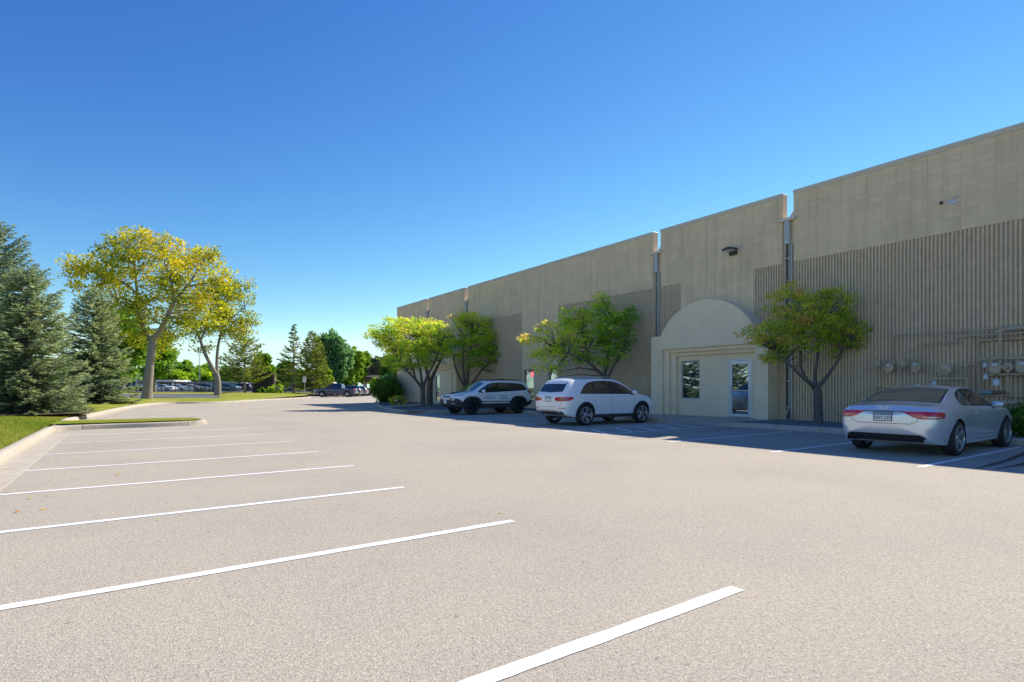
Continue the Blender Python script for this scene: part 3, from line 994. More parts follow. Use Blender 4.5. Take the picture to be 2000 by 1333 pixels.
pipe([(19.66, 5.50, 1.66), (19.66, YR, 1.68)], 0.030, 'painted return pipe under the grouped meters')
pipe([(XP, 8.3, 0.3), (XP, 8.3, 1.33), (XP, 7.6, 1.33), (XP, 5.75, 1.08), (XP, YR, 1.08)], 0.026, 'low painted gas pipe running just above the silver car')
pipe([(19.64, 6.75, 1.26), (19.64, 5.75, 1.26)], 0.036, 'short rusty brown pipe under the round regulator', 'rust')
pipe([(19.62, 5.24, 0.15), (19.62, 5.24, 0.92), (19.62, 5.05, 0.90), (19.64, YR, 0.90)], 0.05, 'fat painted pipe bending out of the ground')
pipe([(19.64, 6.72, 1.26), (19.64, 6.72, 1.56), (19.64, 5.85, 1.56), (19.64, 5.85, 1.28)], 0.030, 'painted loop of pipe joining the round regulator')
pipe([(19.60, 5.55, 1.17), (19.60, 5.28, 1.17)], 0.055, 'weathered blue green pipe fitting below the manifold', 'tealpipe')
pipe([(19.60, 5.26, 1.17), (19.60, 5.0, 1.19)], 0.05, 'rusty valve body beside the blue green fitting', 'rust')

pipe([(19.70, 5.36, 1.68), (19.70, 5.36, 2.10)], 0.028, 'short painted upright joining the two manifold pipes by the riser')
pipe([(19.70, 4.98, 1.2), (19.70, 4.98, 1.66)], 0.03, 'short painted drop pipe below the cone shaped regulator')
pipe([(XP, 4.86, 0.15), (XP, 4.86, 1.06)], 0.03, 'painted stub pipe rising from the ground beside the juniper')
pipe([(XP, 5.95, 0.15), (XP, 5.95, 1.95), (XP, 5.64, 1.96)], 0.026, 'painted upright with a side arm before the manifold')
pipe([(19.72, 4.55, 1.1), (19.72, 4.55, 1.66)], 0.03, 'painted upright under the meter beyond the riser')
def meter(y, z, label, s=1.0, reg=True):
    e = empty('gas_meter', (19.66, y, z), 0, label, 'gas meter', 'gas meters on the ribbed wall')
    out_ = [(-0.15, 0.12), (-0.15, -0.06), (-0.10, -0.16), (-0.05, -0.19), (0.05, -0.19), (0.10, -0.16), (0.15, -0.06), (0.15, 0.12), (0.10, 0.16), (-0.10, 0.16)]
    MB().prism_x([(a * s, b * s) for a, b in out_][::-1], -0.11, 0.09).build('meter_body', M['pipe'], e, bevel=0.025)
    MB().box(-0.155, -0.105, -0.075 * s, 0.055 * s, 0.055 * s, 0.135 * s).build('index', M['dial'], e, bevel=0.012)
    for q in (-1, 1):
        MB().tube([(0, q * 0.10 * s, 0.15 * s), (0, q * 0.10 * s, 0.25 * s), (0, q * 0.13 * s, 0.29 * s)], 0.024, 10).build('connector', M['pipe'], e, smooth=50)
        MB().lathe([(0.0, 0.17 * s), (0.038, 0.17 * s), (0.038, 0.205 * s), (0, 0.205 * s)], 8, 'z', (0, q * 0.10 * s, 0)).build('swivel_nut', M['pipe'], e)
    if reg:
        rg = MB().lathe([(0.0, -0.10), (0.05, -0.10), (0.06, -0.03), (0.10, -0.02), (0.105, 0.02), (0.09, 0.06), (0.0, 0.07)], 20, 'x', (-0.02, 0.34, 0.10)).build('regulator', M['pipe'], e, smooth=40)
        MB().tube([(0, 0.13, 0.29), (0, 0.34, 0.28), (-0.01, 0.46, 0.26), (-0.01, 0.46, -0.55)], 0.02, 8).build('inlet_pipe', M['pipe'], e, smooth=50)
        MB().tube([(-0.02, 0.34, 0.0), (-0.02, 0.34, 0.28)], 0.022, 8).build('regulator_stem', M['pipe'], e, smooth=50)
    return e
meter(7.82, 1.92, 'gas meter under the longest thin pipe, the one beside the small tree', 0.86)
meter(7.10, 1.92, 'gas meter between the small tree meter and the round regulator', 0.86)
meter(5.22, 1.84, 'gas meter on the manifold under the thickest riser', 0.9, False)
meter(4.66, 1.86, 'gas meter on the manifold beyond the thickest riser', 0.9, False)
meter(3.6, 1.86, 'gas meter at the far end of the manifold', 0.9, False)
rg = empty('pressure_regulator', (19.66, 6.39, 1.84), 0, 'round dish shaped gas regulator painted beige on the wall', 'regulator')
MB().lathe([(0.0, -0.13), (0.05, -0.12), (0.10, -0.08), (0.165, -0.06), (0.178, -0.03), (0.178, 0.0), (0.155, 0.05), (0.1, 0.10), (0.0, 0.11)], 28, 'x').build('dish', M['pipe'], rg, smooth=40)
MB().tube([(0, 0, -0.2), (0, 0, -0.30)], 0.045, 10).build('neck', M['pipe'], rg, smooth=40)
MB().lathe([(0.0, -0.02), (0.187, -0.02), (0.187, 0.012), (0, 0.012)], 28, 'x').build('flange', M['pipe'], rg, smooth=30)
rg2 = empty('pressure_regulator', (19.62, 4.95, 1.86), 0, 'cone shaped gas regulator between the two manifold meters', 'regulator')
MB().lathe([(0.0, -0.16), (0.03, -0.15), (0.05, -0.06), (0.12, -0.04), (0.125, 0.03), (0.07, 0.07), (0.0, 0.08)], 20, 'x').build('dish', M['pipe'], rg2, smooth=40)
MB().tube([(0.0, -0.02, -0.02), (-0.02, 0.26, 0.02)], 0.05, 10).build('spring_case', M['pipe'], rg2, smooth=40)
MB().tube([(0.0, 0, -0.05), (0.0, 0.0, -0.2)], 0.03, 10).build('outlet', M['pipe'], rg2, smooth=40)
for (y, z, s, lb) in ((6.62, 1.42, 0.07, 'small white vent canister on the loop under the round regulator'), (5.42, 1.60, 0.06, 'small white gas cap beside the manifold upright'), (5.19, 1.45, 0.085, 'largest white gas cap hanging below the manifold'), (5.44, 1.92, 0.05, 'small mauve grey cap at the top of the manifold')):
    e = empty('vent_regulator', (19.58, y, z), 0, lb, 'vent')
    MB().lathe([(0, -s), (s, -s), (s * 1.05, s * 0.6), (s * 0.7, s), (0, s)], 14, 'z').build('cap', M['dial'], e, smooth=40)
    MB().lathe([(0, s), (s * 0.4, s), (s * 0.4, s + 0.06), (0, s + 0.06)], 10, 'z').build('cap_neck', M['pipe'], e, smooth=40)

# ================================================================ CARS
M['tyre'] = mat_plain('tyre_rubber', (0.022, 0.022, 0.024), 0.8, var=0.2, scale=20, obj=True)
M['alloy'] = mat_plain('alloy_silver', (0.55, 0.56, 0.58), 0.3, 0.85, var=0.05, obj=True)
M['alloy_dark'] = mat_plain('alloy_black', (0.03, 0.03, 0.033), 0.35, 0.5, var=0.1, obj=True)
M['wheel_well'] = mat_plain('wheel_well', (0.012, 0.012, 0.013), 0.95, obj=True)
M['brake'] = mat_plain('brake_disc', (0.18, 0.18, 0.18), 0.45, 0.8, obj=True)
M['carglass'] = mat_glass('car_glass', (0.018, 0.024, 0.024), 0.03, 0.8)
M['carglass_green'] = mat_glass('car_glass_green', (0.075, 0.10, 0.085), 0.03, 0.8)
M['trim'] = mat_plain('black_trim', (0.02, 0.02, 0.022), 0.5, var=0.2, obj=True)
M['trim_grey'] = mat_plain('grey_cladding', (0.045, 0.046, 0.05), 0.65, var=0.15, obj=True, bumps=0.1, bscale=200)
M['chrome'] = mat_plain('chrome', (0.75, 0.76, 0.78), 0.12, 1.0, var=0.03, obj=True)
M['seam'] = mat_plain('panel_gap', (0.03, 0.03, 0.032), 0.8, obj=True)
M['crease_shade'] = mat_plain('painted_crease_shade', (0.16, 0.17, 0.18), 0.8, obj=True)  # grey strips paint the shade line of a body crease
M['red_lamp'] = mat_plain('red_lamp', (0.50, 0.012, 0.03), 0.12, var=0.25, scale=14, obj=True, coat=1.0)
M['red_dark'] = mat_plain('dark_red_lamp', (0.16, 0.006, 0.012), 0.12, var=0.25, scale=14, obj=True, coat=1.0)
M['clear_lamp'] = mat_plain('clear_lamp', (0.5, 0.52, 0.55), 0.1, 0.3, var=0.3, scale=18, obj=True, coat=1.0)
M['orange_lamp'] = mat_plain('orange_lamp', (0.5, 0.13, 0.06), 0.2, var=0.1, obj=True, coat=1.0)
M['plate'] = mat_plain('plate_white', (0.62, 0.66, 0.70), 0.45, var=0.05, obj=True)
M['plate_blue'] = mat_plain('plate_blue', (0.10, 0.20, 0.30), 0.45, var=0.2, obj=True)
M['plate_green'] = mat_plain('plate_green', (0.25, 0.36, 0.28), 0.45, var=0.2, obj=True)
M['ink'] = mat_plain('dark_ink', (0.03, 0.035, 0.05), 0.6, obj=True)
M['decal'] = mat_plain('charcoal_decal', (0.07, 0.09, 0.11), 0.5, var=0.2, obj=True)
M['red_hook'] = mat_plain('red_hook', (0.32, 0.01, 0.02), 0.4, obj=True)
M['white_paint'] = mat_carpaint('white_car_paint', (0.93, 0.92, 0.90))
M['silver_paint'] = mat_carpaint('silver_car_paint', (0.70, 0.745, 0.79), 0.45, 0.30)
M['navy_paint'] = mat_carpaint('navy_car_paint', (0.012, 0.035, 0.12), 0.0, 0.35)
M['black_paint'] = mat_carpaint('black_car_paint', (0.012, 0.013, 0.015), 0.1, 0.3)
M['grey_paint'] = mat_carpaint('grey_car_paint', (0.22, 0.25, 0.27), 0.5, 0.3)
M['red_paint'] = mat_carpaint('red_car_paint', (0.30, 0.02, 0.05), 0.2, 0.3)
M['teal_paint'] = mat_carpaint('teal_car_paint', (0.06, 0.16, 0.19), 0.3, 0.3)

def pchip(xs, ys, x):
    xs, ys = np.asarray(xs, float), np.asarray(ys, float)
    h = np.diff(xs); dl = np.diff(ys) / h
    m = np.zeros_like(ys)
    for i in range(1, len(xs) - 1):
        if dl[i - 1] * dl[i] > 0:
            w1, w2 = 2 * h[i] + h[i - 1], h[i] + 2 * h[i - 1]
            m[i] = (w1 + w2) / (w1 / dl[i - 1] + w2 / dl[i])
    m[0], m[-1] = dl[0], dl[-1]
    i = np.clip(np.searchsorted(xs, x) - 1, 0, len(h) - 1)
    t = (x - xs[i]) / h[i]
    return (2*t**3 - 3*t**2 + 1) * ys[i] + (t**3 - 2*t**2 + t) * h[i] * m[i] + (-2*t**3 + 3*t**2) * ys[i+1] + (t**3 - t**2) * h[i] * m[i+1]

def section(zb, ws, wm, zm, wsh, zsh, wt, ze, zt):
    "right half outline, bottom centre to top centre"
    P = [(0, zb), (ws * 0.5, zb), (ws * 0.94, zb + 0.005), (ws, zb + 0.06), ((ws + wm) / 2 * 1.005, (zb + 0.06) * 0.5 + zm * 0.5), (wm, zm),
         (wm * 0.35 + wsh * 0.65 + 0.006, zm * 0.35 + zsh * 0.65), (wsh, zsh), (wsh - 0.022, zsh + min(0.022, (ze - zsh) * 0.2))]
    # glass side
    a, b = P[-1], (wt + 0.012, ze - 0.02 * min(1, (ze - zsh) / 0.2))
    for t in (0.25, 0.5, 0.75):
        P.append((a[0] + (b[0] - a[0]) * t + 0.014 * math.sin(math.pi * t) * min(1, (ze - zsh) / 0.3), a[1] + (b[1] - a[1]) * t))
    P.append(b)
    P.append((wt - 0.02, ze + (zt - ze) * 0.12))
    for t in (0.8, 0.6, 0.4, 0.2, 0.0):
        P.append((wt * t * 0.96, ze + (zt - ze) * (1 - t * t * 0.9)))
    # smooth: catmull-rom, two points per span
    o = []
    n = len(P)
    for i in range(n - 1):
        p0, p1, p2, p3 = P[max(i - 1, 0)], P[i], P[i + 1], P[min(i + 2, n - 1)]
        for t in (0.0, 0.5):
            q = []
            for k in (0, 1):
                q.append(0.5 * (2 * p1[k] + (p2[k] - p0[k]) * t + (2 * p0[k] - 5 * p1[k] + 4 * p2[k] - p3[k]) * t * t + (3 * p1[k] - p0[k] - 3 * p2[k] + p3[k]) * t ** 3))
            o.append((max(q[0], 0), q[1]))
    o.append(P[-1])
    return o

def loft(st, bulge_r, bulge_f, step=0.045):
    xs = [s[0] for s in st]
    # denser where stations are close together
    X = []
    for a, b in zip(xs, xs[1:]):
        n = max(2, int(math.ceil((b - a) / step)))
        X += [a + (b - a) * i / n for i in range(n)]
    X.append(xs[-1])
    rows = []
    for x in X:
        par = [float(pchip(xs, [s[k] for s in st], x)) for k in range(1, 10)]
        h = section(*par)
        ring = [(x, -y, z) for y, z in h] + [(x, y, z) for y, z in h[-2:0:-1]]
        rows.append(ring)
    n = len(rows[0])
    def cap(ring, bul):
        cz = sum(p[2] for p in ring) / n
        out_ = []
        for s in (0.93, 0.8, 0.6, 0.35, 0.12):
            out_.append([(p[0] + bul * (1 - s * s), p[1] * s, cz + (p[2] - cz) * s) for p in ring])
        return out_
    allr = cap(rows[0], -bulge_r)[::-1] + rows + cap(rows[-1], bulge_f)
    v = [p for r_ in allr for p in r_]
    f = []
    for i in range(len(allr) - 1):
        for k in range(n):
            k2 = (k + 1) % n
            f.append((i * n + k, i * n + k2, (i + 1) * n + k2, (i + 1) * n + k))
    f.append(tuple(range(n))[::-1])
    f.append(tuple((len(allr) - 1) * n + k for k in range(n)))
    return v, f

class Car:
    def __init__(s, name, label, cat, st, paint, bulge=(0.05, 0.08), group=None):
        s.root = empty(name, (0, 0, 0), 0, label, cat, group)
        v, f = loft(st, *bulge)
        mb = MB().add(v, f)
        s.me = mb.mesh('body')
        bm = bmesh.new(); bm.from_mesh(s.me)
        s.bvh = BVHTree.FromBMesh(bm)
        bm.free()
        s.paint = paint
        s.body = None
    def cut_arches(s, arches, depth_in=0.42, low=0.0):
        "arches: (x, z, radius)"
        tmp = bpy.data.objects.new('tmp_body', s.me)
        C.objects.link(tmp)
        cm = MB()
        for x, z, r in arches:
            for sy in (-1, 1):
                n = 40
                v, f = [], []
                for y in (sy * depth_in, sy * 1.4):
                    v += [(x + r * math.cos(2 * math.pi * k / n), y, z + r * math.sin(2 * math.pi * k / n)) for k in range(n)]
                f = [(k, (k + 1) % n, n + (k + 1) % n, n + k) for k in range(n)] + [tuple(range(n))[::-1], tuple(range(n, 2 * n))]
                cm.add(v, f)
        cut = link_mesh('tmp_cut', cm.mesh('cut'))
        md = tmp.modifiers.new('b', 'BOOLEAN')
        md.operation, md.object, md.solver = 'DIFFERENCE', cut, 'EXACT'
        dg = bpy.context.evaluated_depsgraph_get()
        nm = bpy.data.meshes.new_from_object(tmp.evaluated_get(dg))
        nm.name = 'body'
        bpy.data.objects.remove(tmp); bpy.data.objects.remove(cut)
        nm.materials.clear()
        nm.materials.append(s.paint); nm.materials.append(M['wheel_well']); nm.materials.append(M['trim_grey'])
        for p in nm.polygons:
            c = p.center
            p.material_index = 2 if c.z < low else 0
            for x, z, r in arches:
                q = math.hypot(c.x - x, c.z - z)
                if q < r + 0.002 and (abs(q - r) < 0.006 or abs(abs(c.y) - depth_in) < 0.004):
                    p.material_index = 1
        sharp(nm, 38)
        s.body = link_mesh('body', nm, None, s.root)
        return s.body
    def cast(s, p, d):
        p, d = Vector(p), Vector(d).normalized()
        h = s.bvh.ray_cast(p - d * 2.5, d)
        return h[0]
    def patch(s, name, pts, d, mat, off=0.004, parent=None, depth=0.02, maxe=0.10, smooth=True, mirror=False):
        "a panel lying on the body: pts are near the surface, thrown onto it along d"
        d = Vector(d).normalized()
        bm = bmesh.new()
        vs_ = [bm.verts.new(p) for p in pts]
        bm.faces.new(vs_)
        bmesh.ops.triangulate(bm, faces=bm.faces[:])
        for _ in range(4):
            es = [e for e in bm.edges if e.calc_length() > maxe]
            if not es: break
            bmesh.ops.subdivide_edges(bm, edges=es, cuts=1)
            bmesh.ops.triangulate(bm, faces=bm.faces[:])
        for v in bm.verts:
            h = s.cast(v.co, d)
            if h is not None:
                v.co = h - d * off
        be = [e for e in bm.edges if e.is_boundary]
        r_ = bmesh.ops.extrude_edge_only(bm, edges=be)
        for q in r_['geom']:
            if isinstance(q, bmesh.types.BMVert):
                q.co += d * (depth + off)
        bmesh.ops.recalc_face_normals(bm, faces=bm.faces)
        me = bpy.data.meshes.new(name)
        bm.to_mesh(me); bm.free()
        # make sure it faces outwards
        a = sum((p.normal.dot(d) * p.area for p in me.polygons), 0.0)
        if a > 0: me.flip_normals()
        if smooth: sharp(me, 50)
        return link_mesh(name, me, M[mat] if isinstance(mat, str) else mat, parent or s.root)
    def side(s, name, xz, mat, sy, **k):
        pts = [(x, sy * 0.9, z) for x, z in xz]
        return s.patch(name, pts, (0, -sy, 0), mat, **k)
    def seam(s, pts, d, wd=0.007, mat='seam', name='panel_gap', off=0.0015):
        "thin dark gap: a strip along pts"
        d = Vector(d).normalized()
        P = [Vector(p) for p in pts]
        Q = []
        for a, b in zip(P, P[1:]):
            n = max(1, int((b - a).length / 0.08))
            Q += [a.lerp(b, i / n) for i in range(n)]
        Q.append(P[-1])
        L_, R_ = [], []
        for i, p in enumerate(Q):
            t = (Q[min(i + 1, len(Q) - 1)] - Q[max(i - 1, 0)]).normalized()
            n = t.cross(d).normalized() * wd / 2
            for lst, q in ((L_, p + n), (R_, p - n)):
                h = s.cast(q, d)
                lst.append((h if h is not None else q) - d * off)
        k = len(Q) - 1
        return MB().add(L_ + R_, [(i, i + 1, k + 2 + i, k + 1 + i) for i in range(k)]).build(name, M[mat], s.root)
    def arch_trim(s, x, z, r, wdt, mat, sy, a0=-8, a1=188, name='arch_trim'):
        o = [(x + (r + wdt) * math.cos(R(a)), z + (r + wdt) * math.sin(R(a))) for a in np.linspace(a0, a1, 22)]
        i = [(x + (r - 0.006) * math.cos(R(a)), z + (r - 0.006) * math.sin(R(a))) for a in np.linspace(a1, a0, 22)]
        return s.side(name, o + i, mat, sy, off=0.014, depth=0.03, maxe=0.2)

def text_mesh(txt, size, ext=0.001):
    cu = bpy.data.curves.new('t', 'FONT')
    cu.body, cu.size, cu.extrude, cu.align_x, cu.align_y = txt, size, ext, 'CENTER', 'CENTER'
    o = bpy.data.objects.new('t', cu)
    C.objects.link(o)
    dg = bpy.context.evaluated_depsgraph_get()
    me = bpy.data.meshes.new_from_object(o.evaluated_get(dg))
    bpy.data.objects.remove(o)
    return me

def wheel_meshes(r, wdt, rimr, style, n=5):
    "outer face towards +y"
    t = MB()
    h = wdt / 2
    prof = [(rimr, -h * 0.86), (rimr + 0.02, -h * 0.95), (r - 0.05, -h), (r - 0.015, -h * 0.86), (r, -h * 0.6), (r + 0.001, 0), (r, h * 0.6), (r - 0.015, h * 0.86), (r - 0.05, h), (rimr + 0.02, h * 0.95), (rimr, h * 0.86)]
    tyre = t.lathe(prof, 48, 'y', close=True).mesh('tyre', smooth=40)
    rm = MB()
    rm.lathe([(rimr + 0.004, h * 0.90), (rimr - 0.012, h * 0.93), (rimr - 0.022, h * 0.86), (rimr - 0.03, -h * 0.8), (rimr, -h * 0.85)], 48, 'y')
    yo = h * 0.80
    def spoke(a, half, w0, w1, r0, r1, skew=0.0):
        ca, sa = math.cos(a), math.sin(a)
        ca2, sa2 = math.cos(a + skew), math.sin(a + skew)
        v = []
        for (rr, ww, y0, c_, s_) in ((r0, w0, yo - 0.03, ca, sa), (r1, w1, yo, ca2, sa2)):
            for dy in (-0.03, 0.0):
                for q in (-1, 1):
                    v.append((rr * c_ - q * ww / 2 * s_, y0 + dy, rr * s_ + q * ww / 2 * c_))
        rm.add(v, [(0, 1, 3, 2), (4, 6, 7, 5), (0, 4, 5, 1), (2, 3, 7, 6), (0, 2, 6, 4), (1, 5, 7, 3)])
    for k in range(n):
        a = 2 * math.pi * k / n + math.pi / 2
        if style == 'split':
            spoke(a, 0, 0.045, 0.034, 0.05, rimr - 0.015, 0.24); spoke(a, 0, 0.045, 0.034, 0.05, rimr - 0.015, -0.24); spoke(a, 0, 0.03, 0.02, 0.12, rimr - 0.015, 0.0)
        elif style == 'wide':
            spoke(a, 0, 0.10, 0.085, 0.05, rimr - 0.015, 0.0); spoke(a, 0, 0.05, 0.03, 0.10, rimr - 0.015, 0.21); spoke(a, 0, 0.05, 0.03, 0.10, rimr - 0.015, -0.21)
        else:
            spoke(a, 0, 0.06, 0.045, 0.05, rimr - 0.015, 0.0)
    rm.lathe([(0.0, yo - 0.012), (0.035, yo - 0.012), (0.05, yo - 0.022), (0.075, yo - 0.035), (0.075, yo - 0.07), (0.0, yo - 0.07)], 24, 'y')
    rim = rm.mesh('rim', smooth=35)
    hub = MB().lathe([(0.0, 0.01), (rimr * 0.72, 0.01), (rimr * 0.72, -0.02), (0, -0.02)], 32, 'y').mesh('hub')
    return tyre, rim, hub
def add_wheels(car, axles, track, r, wdt, rimr, style, n, rimmat, steer=0):
    ty, ri, hu = wheel_meshes(r, wdt, rimr, style, n)
    ty.materials.append(M['tyre']); ri.materials.append(M[rimmat]); hu.materials.append(M['brake'])
    for x in axles:
        for sy in (-1, 1):
            w_ = link_mesh('wheel', hu, None, car.root)
            w_.location = (x, sy * track / 2, r)
            w_.rotation_euler = (0, random.uniform(0, 6.28), 0 if sy > 0 else math.pi)
            w_.rotation_mode = 'ZYX'
            w_.rotation_euler = (0, random.uniform(0, 1.2), 0)
            if sy < 0: w_.rotation_euler = (math.pi, w_.rotation_euler[1], 0)
            link_mesh('tyre', ty, None, w_)
            link_mesh('rim', ri, None, w_)
def mirror_glass(car, x, y, z, mat, sy, sc=1.0):
    "door mirror: housing on an arm"
    m = MB()
    n, k = 14, 8
    v, f = [], []
    for i in range(k + 1):
        a = -math.pi / 2 + math.pi * i / k
        for j in range(n):
            b = 2 * math.pi * j / n
            ex = 0.055 if math.cos(b) < 0 else 0.09
            v.append((x + ex * sc * math.cos(a) * math.cos(b), sy * (y + 0.12 * sc * math.sin(a)), z + 0.075 * sc * math.cos(a) * math.sin(b)))
    for i in range(k):
        for j in range(n):
            f.append((i * n + j, i * n + (j + 1) % n, (i + 1) * n + (j + 1) % n, (i + 1) * n + j))
    o = m.add(v, f).build('mirror', mat, car.root, smooth=60)
    MB().box(x - 0.02, x + 0.035, *sorted((sy * (y - 0.2), sy * (y - 0.05))), z - 0.09, z - 0.05).build('mirror_arm', M['trim'], o, bevel=0.01)
    return o
def handle(car, x, z, sy, mat):
    h = car.cast((x, sy * 0.9, z), (0, -sy, 0))
    if h is None: return
    y = h.y
    MB().tube([(x - 0.09, y - sy * 0.01, z), (x - 0.08, y + sy * 0.03, z + 0.002), (x, y + sy * 0.036, z + 0.003), (x + 0.08, y + sy * 0.03, z + 0.002), (x + 0.09, y - sy * 0.01, z)], 0.012, 8).build('door_handle', mat, car.root, smooth=60)
def plate(car, x, z, d, mats, txt=None, top=None, wd=0.305, ht=0.153, sgn=-1, tilt=0.0):
    "number plate facing along sgn*x"
    h = car.cast((x, 0, z), (-sgn, 0, 0))
    X = (h.x if h is not None else x) + sgn * 0.012
    e = MB().box(*sorted((X, X - sgn * 0.02)), -wd / 2, wd / 2, z - ht / 2, z + ht / 2).build('plate', M[mats], car.root, bevel=0.004)
    MB().box(*sorted((X - sgn * 0.004, X - sgn * 0.022)), -wd / 2 - 0.012, wd / 2 + 0.012, z - ht / 2 - 0.012, z + ht / 2 + 0.012).build('plate_frame', M['trim'], e)
    if top:
        MB().box(*sorted((X, X + sgn * 0.0015)), -wd / 2 + 0.006, wd / 2 - 0.006, z + ht * 0.18, z + ht / 2 - 0.006).build('plate_band', M[top], e)
    if txt:
        me = text_mesh(txt, 0.078)
        o = link_mesh('plate_lettering', me, M['ink'], e)
        o.rotation_euler = (R(90), 0, R(-90) if sgn < 0 else R(90))
        o.location = (X + sgn * 0.003, 0, z - 0.022)
    return e

# ---------------------------------------------------------------- silver coupe
# x, z bottom, sill, mid width, mid z, shoulder width, shoulder z, top width, top edge z, centre z
COUPE = [(-2.33, .40, .66, .73, .56, .71, .80, .60, .865, .885), (-2.27, .30, .74, .80, .57, .775, .825, .66, .915, .935), (-2.12, .23, .80, .865, .58, .845, .85, .72, .945, .975),
         (-1.85, .20, .84, .905, .60, .885, .88, .745, .965, 1.005), (-1.62, .19, .85, .920, .61, .900, .895, .735, 1.005, 1.045), (-1.2, .185, .85, .920, .61, .898, .905, .672, 1.155, 1.20),
         (-.8, .18, .845, .905, .60, .885, .91, .62, 1.265, 1.31), (-.4, .18, .84, .895, .60, .875, .91, .59, 1.315, 1.36), (0, .18, .84, .895, .60, .872, .905, .588, 1.312, 1.365),
         (.3, .18, .84, .895, .60, .872, .90, .605, 1.262, 1.33), (.7, .18, .84, .90, .60, .875, .895, .665, 1.105, 1.19), (1.0, .18, .845, .905, .59, .88, .885, .72, .985, 1.05),
         (1.2, .18, .85, .91, .58, .88, .87, .755, .925, .965), (1.6, .19, .84, .90, .57, .865, .82, .75, .865, .905), (2.0, .21, .78, .84, .54, .80, .72, .67, .76, .79), (2.18, .24, .68, .74, .5, .70, .63, .58, .665, .69), (2.25, .28, .62, .66, .48, .63, .57, .5, .60, .62)]
def coupe():
    c = Car('parked_coupe', 'silver two-door coupe parked nose-in below the gas meters', 'car', COUPE, M['silver_paint'], (0.055, 0.05))
    c.cut_arches([(1.375, .335, .365), (-1.375, .335, .372)])
    add_wheels(c, (1.375, -1.375), 1.62, .335, .245, .245, 'wide', 5, 'alloy')
    # side glass
    for sy in (-1, 1):
        dlo = [(-1.02, .975), (-1.06, 1.02), (-1.0, 1.10), (-.84, 1.185), (-.6, 1.245), (-.3, 1.275), (0, 1.268), (.22, 1.225), (.5, 1.12), (.78, .985), (.84, .93), (.6, .935), (-.4, .955)]
        c.side('window_surround', [(x * 1.012 - 0.002, z + (0.016 if z > 1.0 else -0.014)) for x, z in dlo], 'trim', sy, off=0.003)
        c.side('rear_side_window', [(-1.0, .985), (-1.035, 1.02), (-.985, 1.09), (-.83, 1.172), (-.62, 1.224), (-.46, .963)], 'carglass_green', sy, off=0.006)
        c.side('door_window', [(-.37, .962), (-.54, 1.240), (-.3, 1.262), (0, 1.255), (.21, 1.213), (.49, 1.11), (.76, .985), (.80, .945)], 'carglass', sy, off=0.006)
        c.seam([(-.50, .9 * sy, .93), (-.56, .9 * sy, .75), (-.52, .9 * sy, .40), (-.45, .9 * sy, .27)], (0, -sy, 0))
        c.seam([(.86, .9 * sy, .90), (.93, .9 * sy, .7), (.92, .9 * sy, .45), (.86, .9 * sy, .27)], (0, -sy, 0))
        c.seam([(-.45, .9 * sy, .275), (.86, .9 * sy, .275)], (0, -sy, 0))
        c.seam([(-.2, .9 * sy, .375), (.2, .9 * sy, .35), (.8, .9 * sy, .35)], (0, -sy, 0), 0.012, 'crease_shade', 'sill_crease_shade')
        handle(c, -.34, .79, sy, M['chrome'])
        c.side('side_marker', [(-1.99, .62), (-1.9, .62), (-1.9, .645), (-1.99, .645)], 'red_dark', sy, off=0.003) if False else None
        # tail lamp wraps round the corner
        pts = [(-2.36, sy * .33, .845), (-2.34, sy * .5, .855), (-2.25, sy * .76, .852), (-2.05, sy * .86, .845), (-1.97, sy * .88, .82), (-1.99, sy * .88, .735), (-2.2, sy * .82, .715), (-2.34, sy * .62, .715), (-2.365, sy * .50, .745)]
        c.patch('tail_lamp', pts, (0.82, -sy * 0.57, 0), 'red_lamp', off=0.012, maxe=0.06)
        pts = [(-2.3, sy * .60, .742), (-2.2, sy * .8, .742), (-2.06, sy * .86, .745), (-2.06, sy * .86, .765), (-2.2, sy * .8, .762), (-2.3, sy * .60, .762)]
        c.patch('lamp_strip', pts, (0.82, -sy * 0.57, 0), 'clear_lamp', off=0.016, maxe=0.06)
        mirror_glass(c, .62, .945, .955, M['silver_paint'], sy, 0.92)
        c.patch('headlamp', [(2.2, sy * .42, .60), (2.1, sy * .66, .63), (1.9, sy * .80, .68), (1.88, sy * .81, .62), (2.08, sy * .72, .54), (2.2, sy * .46, .52)], (-0.82, -sy * 0.57, 0), 'clear_lamp', off=0.01, maxe=0.06)
    # rear window and windscreen
    rw = [(-1.66, -.66, 1.03), (-1.70, 0, 1.06), (-1.66, .66, 1.03), (-1.3, .61, 1.16), (-.96, .555, 1.255), (-.80, .52, 1.29), (-.76, 0, 1.33), (-.80, -.52, 1.29), (-.96, -.555, 1.255), (-1.3, -.61, 1.16)]
    c.patch('rear_window', rw, (0.45, 0, -0.9), 'carglass_green', off=0.004, maxe=0.12)
    rf = [(-1.64, .685, 1.02), (-1.3, .645, 1.14), (-.96, .59, 1.24), (-.80, .55, 1.285), (-.80, .525, 1.29), (-.96, .558, 1.255), (-1.3, .613, 1.16), (-1.64, .66, 1.03)]
    for sy in (-1, 1):
        c.patch('window_edge', [(x, y * sy, z) for x, y, z in (rf if sy > 0 else rf[::-1])], (0.45, 0, -0.9), 'trim', off=0.003, maxe=0.12)
    ws = [(1.14, -.70, .95), (1.17, 0, .99), (1.14, .70, .95), (.8, .63, 1.10), (.40, .57, 1.26), (.34, 0, 1.34), (.40, -.57, 1.26), (.8, -.63, 1.10)]
    c.patch('windscreen', ws, (-0.45, 0, -0.9), 'carglass', off=0.004, maxe=0.12)
    c.patch('sunroof', [(-.35, -.42, 1.36), (-.35, .42, 1.36), (.18, .42, 1.36), (.18, -.42, 1.36)], (0, 0, -1), 'carglass', off=0.003)
